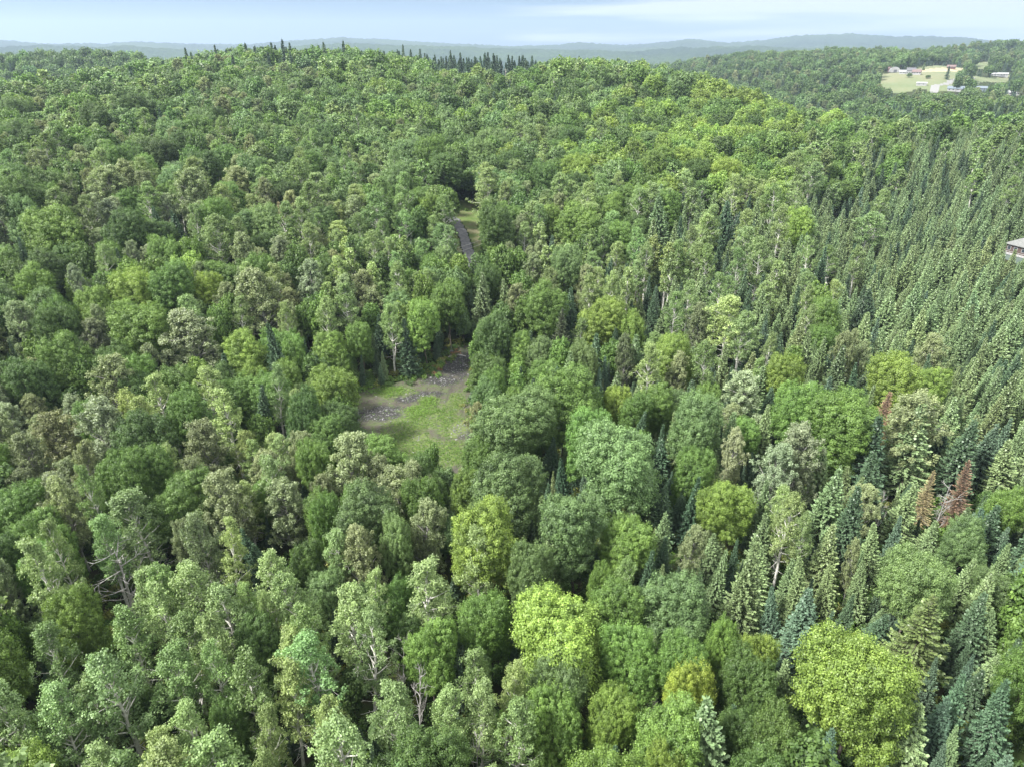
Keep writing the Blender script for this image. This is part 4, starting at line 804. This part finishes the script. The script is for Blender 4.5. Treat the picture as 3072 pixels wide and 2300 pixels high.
inc = inpoly(X, Yv, CLR); dtr = seg_dist(X, Yv, TRK); q_ = (~inc) & (dtr > 2.6) & (nrg.uniform(0, 1, n) < np.where(r < 130, 1, 0.6)); G = H(X, Yv); px, py, _ = project(np.stack([X, Yv, G], 1)); q_ &= (px > -200) & (px < 2400) & (py < 1900)
mdw = inpoly(X, Yv, MDW); start = len(trees)
for i in np.nonzero(q_)[0]:
    if mdw[i] and (rng.random() < 0.75 or (py[i] > 445 and px[i] < 1030 and rng.random() < 0.9)): continue
    s = rng.uniform(0.5, 1.25) * (0.6 if mdw[i] else 1); trees.append([X[i], Yv[i], G[i], 'U', rng.choice(['u1', 'u1', 'u2', 'u3'] if not mdw[i] else ['u2', 'u3']), s, s * rng.uniform(0.7, 1.4), False])
# denser edge growth round the clearing
PC = np.array(CLR + [CLR[0]])
for k in range(len(PC) - 1):
    L_ = np.hypot(*(PC[k + 1] - PC[k]))
    for _ in range(int(L_ * 3.2)):
        p = PC[k] + (PC[k + 1] - PC[k]) * rng.random() + np.array([rng.gauss(0, 1.1), rng.gauss(0, 1.1)]); xx, yy, _d = project(np.array([[p[0], p[1], 0]]))
        if xx[0] > 985 and yy[0] < 800 and xx[0] < 1075: continue
        s = rng.uniform(0.4, 0.95); trees.append([p[0], p[1], H1(*p), 'U', rng.choice(['u2', 'u3', 'u1', 'u2']), s, s, False])
for x, y in ((945, 790), (952, 786), (958, 783), (938, 795), (985, 762), (978, 766)):
    q = hit(x, y)
    for _ in range(4): s = rng.uniform(0.4, 0.8); a_, b_ = q[0] + rng.gauss(0, .8), q[1] + rng.gauss(0, .8); trees.append([a_, b_, H1(a_, b_), 'U', 'u4', s, s * 0.8, False])
forest('undergrowth', 'U', list(range(start, len(trees))), 'low shrubs and saplings filling the forest floor and clearing edges')
# weeds, stones and scraps of the clearing
P = np.array(CLR); x0, y0 = P.min(0); x1, y1 = P.max(0)
n = 60000; X = nrg.uniform(x0, x1, n); Yv = nrg.uniform(y0, y1, n); wv = blobs(X, Yv, WEED, 0.6); gv = blobs(X, Yv, GRV)
bw = blobs(X, Yv, WEED[:3], 0.6)
pk = inpoly(X, Yv, CLR) & (nrg.uniform(0, 1, n) < 0.03 + 0.42 * wv * (1 - gv) + 0.5 * bw); X = X[pk]; Yv = Yv[pk]; bw = bw[pk]; G = H(X, Yv) + 0.06; i = np.repeat(np.arange(len(X)), 5)
hgt = 0.12 + 0.28 * bw
Pp = np.stack([X, Yv, G], 1)[i] + nrg.normal(size=(len(i), 3)) * [0.14, 0.14, 0] + np.array([0, 0, 1]) * (nrg.uniform(0.1, 1, len(i)) * hgt[i])[:, None]
V, Fq = quads(Pp, unit(np.array([0, 0, 1.0]) + nrg.normal(size=(len(i), 3)) * 0.5), 0.085, 0.5, nrg)
M_weed = leaf_mat('weed_leaves', (0.115, 0.21, 0.03), 0.5, 0.3); w_ = link('weeds', mesh_np('weeds', V, Fq, M_weed, False, {'lv': ('FACE', np.clip(nrg.normal(0.35 + 0.3 * bw[i], 0.25), 0, 1))})); tag(w_, 'green weeds sprouting in patches over the clearing', kind='stuff')
n = 14000; X = nrg.uniform(x0, x1, n); Yv = nrg.uniform(y0, y1, n); gv = blobs(X, Yv, GRV, 0.6); pk = inpoly(X, Yv, CLR) & (nrg.uniform(0, 1, n) < 0.04 + 0.8 * gv); X = X[pk]; Yv = Yv[pk]; m_ = len(X)
ico = np.array([[0, 0, 1], [1, 0, 0], [0, 1, 0], [-1, 0, 0], [0, -1, 0], [0, 0, -0.6]], float); tri = np.array([[0, 1, 2], [0, 2, 3], [0, 3, 4], [0, 4, 1], [5, 2, 1], [5, 3, 2], [5, 4, 3], [5, 1, 4]])
s = nrg.gamma(2.2, 0.035, m_) + 0.03; V = (ico[None] * nrg.uniform(0.6, 1.2, (m_, 6, 1)) * s[:, None, None] * [1, 1, 0.6] + np.stack([X, Yv, H(X, Yv) + 0.07], 1)[:, None]).reshape(-1, 3); Fq = (tri[None] + (np.arange(m_) * 6)[:, None, None]).reshape(-1, 3)
M_stone = surf('broken_stone', [(0.3, (0.05, 0.05, 0.055)), (0.5, (0.13, 0.13, 0.135)), (0.72, (0.33, 0.33, 0.32))], 0.9, 2.2)
tag(link('gravel', mesh_np('gravel', V, Fq, M_stone)), 'broken grey stones strewn over the dark patches of the clearing', kind='stuff')
# ------------------------------------------------------------------ small builders
class MB:
    def __init__(s): s.v = []; s.f = []
    def box(s, x0, x1, y0, y1, z0, z1):
        b = len(s.v); s.v += [(x0, y0, z0), (x1, y0, z0), (x1, y1, z0), (x0, y1, z0), (x0, y0, z1), (x1, y0, z1), (x1, y1, z1), (x0, y1, z1)]
        s.f += [tuple(b + i for i in q) for q in ((0, 3, 2, 1), (4, 5, 6, 7), (0, 1, 5, 4), (1, 2, 6, 5), (2, 3, 7, 6), (3, 0, 4, 7))]; return s
    def poly(s, pts): b = len(s.v); s.v += [tuple(p) for p in pts]; s.f.append(tuple(range(b, b + len(pts)))); return s
    def tube(s, pts, rad, n=8):
        V, Fq = tubes([(np.array(pts, float), np.array(rad, float) if hasattr(rad, '__len__') else np.full(len(pts), rad))], n); b = len(s.v); s.v += [tuple(v) for v in V]; s.f += [tuple(int(i) + b for i in f) for f in Fq]; return s
    def build(s, name, m, parent=None):
        me = bpy.data.meshes.new(name); me.from_pydata(s.v, [], s.f); me.materials.append(m); me.update(); return link(name, me, parent)
def empty(name, loc, rz, label, cat, group=None):
    o = bpy.data.objects.new(name, None); COL.objects.link(o); o.location = loc; o.rotation_euler = (0, 0, rz); return tag(o, label, cat, group)
M_wh = surf('white_paint', (0.34, 0.34, 0.34), 0.6); M_gl = surf('window_glass', (0.03, 0.04, 0.05), 0.1, spec=0.6)
M_rg = surf('grey_shingles', [(0.4, (0.13, 0.135, 0.13)), (0.6, (0.18, 0.185, 0.18))], 0.9, 2.5, (3, 0.4, 0.05)); M_rd = surf('dark_shingles', (0.12, 0.12, 0.13), 0.9); M_rr = surf('red_brown_roof', (0.16, 0.115, 0.11), 0.85)
M_rm = surf('light_metal_roof', (0.26, 0.27, 0.27), 0.4, spec=0.5); M_rb = surf('blue_grey_roof', (0.13, 0.16, 0.19), 0.6); M_wb = surf('brown_siding', (0.085, 0.06, 0.052), 0.8); M_wr = surf('red_siding', (0.12, 0.06, 0.055), 0.8)
M_wt = surf('pale_teal_wall', (0.13, 0.17, 0.15), 0.8); M_teal = surf('teal_metal_roof', (0.10, 0.32, 0.28), 0.5)
def gable(name, loc, rz, L, Wd, hw, hr, mw, mr, label, cat='house', chim=False, wins=3, base=None, ov=0.4, hip=0.0):
    """L along x, Wd along y (front at -y), eaves hw, ridge hw + hr"""
    r_ = empty(name, loc, rz, label, cat); a, b = L / 2, Wd / 2; w = MB().box(-a, a, -b, b, -2.0, hw)
    if not hip:
        w.poly([(-a, -b, hw), (-a, b, hw), (-a, 0, hw + hr)][::-1]); w.poly([(a, -b, hw), (a, b, hw), (a, 0, hw + hr)])
    w.build('wall', mw, r_); o_ = ov; k = hr / b; rf = MB(); e = hw - k * o_ + 0.03; h2 = hip
    A = [(-a - o_, -b - o_, e), (a + o_, -b - o_, e), (a + o_ - h2, 0, hw + hr + 0.03), (-a - o_ + h2, 0, hw + hr + 0.03), (-a - o_, b + o_, e), (a + o_, b + o_, e)]
    T = [(x, y, z + 0.16) for x, y, z in A]
    rf.poly([T[0], T[1], T[2], T[3]]); rf.poly([T[3], T[2], T[5], T[4]]); rf.poly([A[0], A[3], A[2], A[1]]); rf.poly([A[3], A[4], A[5], A[2]])
    rf.poly([A[0], A[1], T[1], T[0]]); rf.poly([A[5], A[4], T[4], T[5]])
    if hip: rf.poly([T[1], T[5], T[2]]); rf.poly([T[4], T[0], T[3]]); rf.poly([A[1], A[5], T[5], T[1]]); rf.poly([A[4], A[0], T[0], T[4]])
    else: rf.poly([A[1], A[2], T[2], T[1]]); rf.poly([A[2], A[5], T[5], T[2]]); rf.poly([A[0], T[0], T[3], A[3]]); rf.poly([A[3], T[3], T[4], A[4]])
    ro = rf.build('roof', mr, r_)
    for q in range(wins):
        x = -a + L * (q + 0.5 + 0.12 * math.sin(q * 5)) / wins
        f = MB().box(x - 0.6, x + 0.6, -b - 0.06, -b - 0.003, 0.9, 2.1).build('window', M_wh, r_); MB().box(x - 0.48, x + 0.48, -b - 0.075, -b - 0.063, 1.0, 2.0).build('pane', M_gl, f)
    if chim: MB().box(a * 0.4 - 0.35, a * 0.4 + 0.35, -0.35, 0.35, hw + hr - 0.6, hw + hr + 0.9).build('chimney', M_wb, ro)
    return r_
def face_cam(x, y, extra=0): return -math.atan2(x, y) + extra
# the house among the spruces at the right edge
hx, hy = H_NEAR[0] + 5.8, H_NEAR[1] + 4; hz = H1(hx, hy)
hs = gable('house', (hx + 1.6, hy + 1.0, hz + 1.7), face_cam(hx, hy, -0.55), 12, 8.5, 2.8, 2.3, M_wb, M_rg, 'brown house with grey hipped roof and white-trimmed windows, right edge', hip=4.0, wins=5, ov=0.5)
MB().box(-6.0, 6.0, -6.2, -4.27, -0.18, -0.0).build('deck', M_wh, hs); MB().box(-5.9, 5.9, -6.1, -4.4, -2.9, -0.2).build('lower_wall', M_wt, hs)
rl = MB().box(-6, 6, -6.25, -6.17, 0.85, 0.95)
for k in range(13): rl.box(-6 + k - 0.04 if k else -6, -6 + k + 0.04 if k else -5.92, -6.24, -6.18, 0.0, 0.85)
rl.build('railing', M_wh, hs)
# cabin and shed up the driveway
cx_, cy_ = H_CAB[0], H_CAB[1]
gable('cabin', (cx_ - 0.3, cy_, H1(cx_, cy_) + 0.8), face_cam(cx_, cy_, -0.5), 6.6, 5, 2.4, 1.9, M_wr, M_rm, 'small red cabin with pale metal roof half hidden by trees', 'cabin', wins=2, chim=True)
tx_, ty_ = H_TEAL[0], H_TEAL[1]
gable('shed', (tx_ + 0.8, ty_, H1(tx_, ty_) + 0.4), face_cam(tx_, ty_, 0.3), 3.2, 2.6, 2.0, 0.9, M_wh, M_teal, 'tiny white shed with teal roof above the driveway', 'shed', wins=1)
# farm on the far slope
def fh(x, y, *a, **k):
    a = (a[0],) + tuple(v * 0.78 for v in a[1:5]) + a[5:]
    q = hit(x, y); ex = k.pop('rz', 0.0); return gable(a[0], (q[0], q[1], H1(q[0], q[1]) + 0.3), face_cam(q[0], q[1], ex), *a[1:], **k)
fh(1922, 156, 'barn', 7, 9, 5.5, 3, M_wr, M_rr, 'red barn at the left end of the far pasture', cat='barn', wins=1)
q = hit(1931, 156); e_ = empty('quonset_hut', (q[0], q[1], H1(q[0], q[1])), face_cam(q[0], q[1], 0.2), 'white arched hut beside the red barn on the far pasture', 'hut')
A_ = [(6 * math.cos(t), 6.5 * math.sin(t)) for t in np.linspace(0, math.pi, 15)]; am = MB()
for (u1, v1), (u2, v2) in zip(A_[:-1], A_[1:]): am.poly([(u1, -6, v1), (u2, -6, v2), (u2, 6, v2), (u1, 6, v1)])
am.poly([(u, 6, v) for u, v in A_]); am.build('arched_roof', M_rm, e_); fw = MB().poly([(u, -5.9, v) for u, v in A_][::-1]).build('front_wall', M_wh, e_); MB().box(-1.8, 1.8, -6.02, -5.93, 0, 3.2).build('door', M_rd, e_)
fh(1949, 160, 'garage', 9, 7, 3, 2.4, M_wh, M_rm, 'small white garage left of the far farmhouse', cat='garage', wins=2)
fh(1966, 160, 'farmhouse', 12, 9, 5, 3.6, M_wh, M_rd, 'white farmhouse with dark roof at the top of the pasture', cat='farmhouse', wins=4, chim=True, rz=0.15)
fh(1979, 161, 'farm_wing', 12, 8, 3.4, 3.2, M_wh, M_rr, 'white farm wing with reddish roof right of the farmhouse', cat='farm building', wins=4, rz=-0.1)
fh(1990, 185, 'shed', 13, 8, 2.6, 1.6, M_wh, M_rm, 'white-roofed shed at the lower edge of the far pasture', cat='shed', wins=2)
fh(2054, 149, 'farm_house', 13, 8, 3.2, 2.6, M_wr, M_rr, 'red-brown house behind the lone spruce on the pasture', cat='house', wins=3)
fh(2158, 165, 'long_house', 25, 9, 3.2, 2.2, M_wh, M_rm, 'long low white house at the right of the far pasture', cat='house', wins=6, rz=0.05)
fh(2064, 197, 'roadside_house', 20, 9, 3, 2.8, M_wh, M_rb, 'white house with blue-grey roof below the far lane', cat='house', wins=4)
fh(2112, 195, 'roadside_barn', 24, 9, 2.6, 2.4, M_rb, M_rb, 'long blue-grey barn right of the lane below the pasture', cat='barn', wins=3)
fh(2188, 206, 'roadside_house', 16, 9, 3.4, 3, M_wh, M_rm, 'white house with pale roof near the right edge', cat='house', wins=3, rz=0.3)
fh(2173, 93, 'hilltop_barn', 24, 12, 5, 4, M_rr, M_rg, 'long grey-roofed barn on the far hilltop, top right', cat='barn', wins=3)
# utility poles and the line that crosses the driveway
M_pole = surf('pole_wood', (0.38, 0.35, 0.30), 0.85); M_mtl = surf('galvanised', (0.45, 0.46, 0.47), 0.5, spec=0.5); M_wire = surf('wire', (0.25, 0.25, 0.24), 0.6)
def upole(x, y, h, label, trans=True):
    e = empty('utility_pole', (x, y, H1(x, y) - 0.3), face_cam(x, y, 0.3), label, 'utility pole', 'utility poles'); MB().tube([(0, 0, 0), (0, 0, h / 2), (0, 0, h)], [0.17, 0.15, 0.12]).build('pole', M_pole, e)
    MB().box(-1.1, 1.1, 0.13, 0.25, h - 0.75, h - 0.6).build('crossarm', M_pole, e)
    for q in (-1, 1): MB().tube([(q, 0.19, h - 0.6), (q, 0.19, h - 0.4)], 0.06).build('insulator', M_mtl, e)
    if trans: MB().tube([(0.38, 0, h - 2.6), (0.38, 0, h - 2.5), (0.38, 0, h - 1.6), (0.38, 0, h - 1.5)], [0.05, 0.26, 0.26, 0.05], 12).build('transformer', M_mtl, e)
    return np.array([x, y, H1(x, y) - 0.3 + h])
q = hit(903, 402, 10.5); p1 = upole(q[0], q[1], 10.8, 'utility pole with grey transformer left of the driveway')
q = hit(1092, 148, 12); p2 = upole(q[0], q[1], 12.3, 'pale utility pole beside the dark spruces on the hill')
def gp(x, y, h): q = hit(x, y, h); return upole(q[0], q[1], h + 0.3, 'utility pole hidden among trees %s the driveway' % ('left of' if x < 1000 else 'right of'), False)
p3 = gp(880, 560, 9.5); p4 = gp(1075, 505, 9.5)
def wire(a, b, sag, name, label):
    e = empty(name, tuple(a), 0, label, 'power line', 'power lines')
    for dz in (0.0, -1.1):
        t = np.linspace(0, 1, 16); P = np.array([a + (b - a) * u + np.array([0, 0, dz - sag * 4 * u * (1 - u)]) - a for u in t]); MB().tube(P, 0.028, 4).build('wire', M_wire, e)
wire(p3, p4, 0.7, 'power_line', 'pair of thin wires crossing over the gravel driveway')
wire(p1, p3, 1.0, 'power_line', 'pair of thin wires running left of the driveway')
# brush pile and logs at the top of the clearing
for (x, y, rz_, L_, lab) in ((968, 772, 0.4, 3.2, 'grey log lying at the top of the clearing'), (985, 766, -0.5, 2.6, 'short log left of the track into the clearing'), (955, 784, 1.2, 2.2, 'pale log beside the rusty brush at the clearing edge')):
    q = hit(x, y); MB_ = MB().tube([(0, 0, 0.15), (L_ / 2, 0.05, 0.18), (L_, 0, 0.14)], [0.15, 0.14, 0.1], 7).build('fallen_log', M_grey); MB_.location = (q[0], q[1], H1(q[0], q[1])); MB_.rotation_euler = (0, 0, rz_); tag(MB_, lab, 'log', 'logs at the clearing')
def boulder(x, y, s, lab):
    q = hit(x, y); r_ = np.random.default_rng(int(x * 7 + y)); th = np.linspace(0, math.pi, 7); V = []; 
    for t in th:
        for p in range(9): a = p * 2 * math.pi / 9; k = s * r_.uniform(0.8, 1.15); V.append((math.sin(t) * math.cos(a) * k, math.sin(t) * math.sin(a) * k, math.cos(t) * k * 0.6))
    Fq = [(i * 9 + j, (i + 1) * 9 + j, (i + 1) * 9 + (j + 1) % 9, i * 9 + (j + 1) % 9) for i in range(6) for j in range(9)]
    o = link('boulder', mesh_np('boulder', V, Fq, M_stone, True)); o.location = (q[0], q[1], H1(q[0], q[1]) + s * 0.25); tag(o, lab, 'boulder', 'boulders in the clearing')
boulder(997, 771, 0.45, 'larger dark boulder near the top of the clearing'); boulder(1001, 792, 0.22, 'small pale stone on the track, nearer the clearing middle'); boulder(975, 760, 0.5, 'boulder beside the logs at the forest edge')
# ------------------------------------------------------------------ air
if HAZE > 0:
    hb = MB().box(-9500, 9500, -600, 12500, -140, 520); m, t = mat('haze_air'); out = N(t, 'ShaderNodeOutputMaterial'); pv = N(t, 'ShaderNodeVolumePrincipled')
    pv.inputs['Color'].default_value = (0.55, 0.70, 0.92, 1); pv.inputs['Density'].default_value = HAZE; pv.inputs['Anisotropy'].default_value = 0.2; t.links.new(pv.outputs[0], out.inputs['Volume'])
    hz_ = hb.build('haze', m); tag(hz_, 'thin summer haze over the whole valley', kind='stuff')
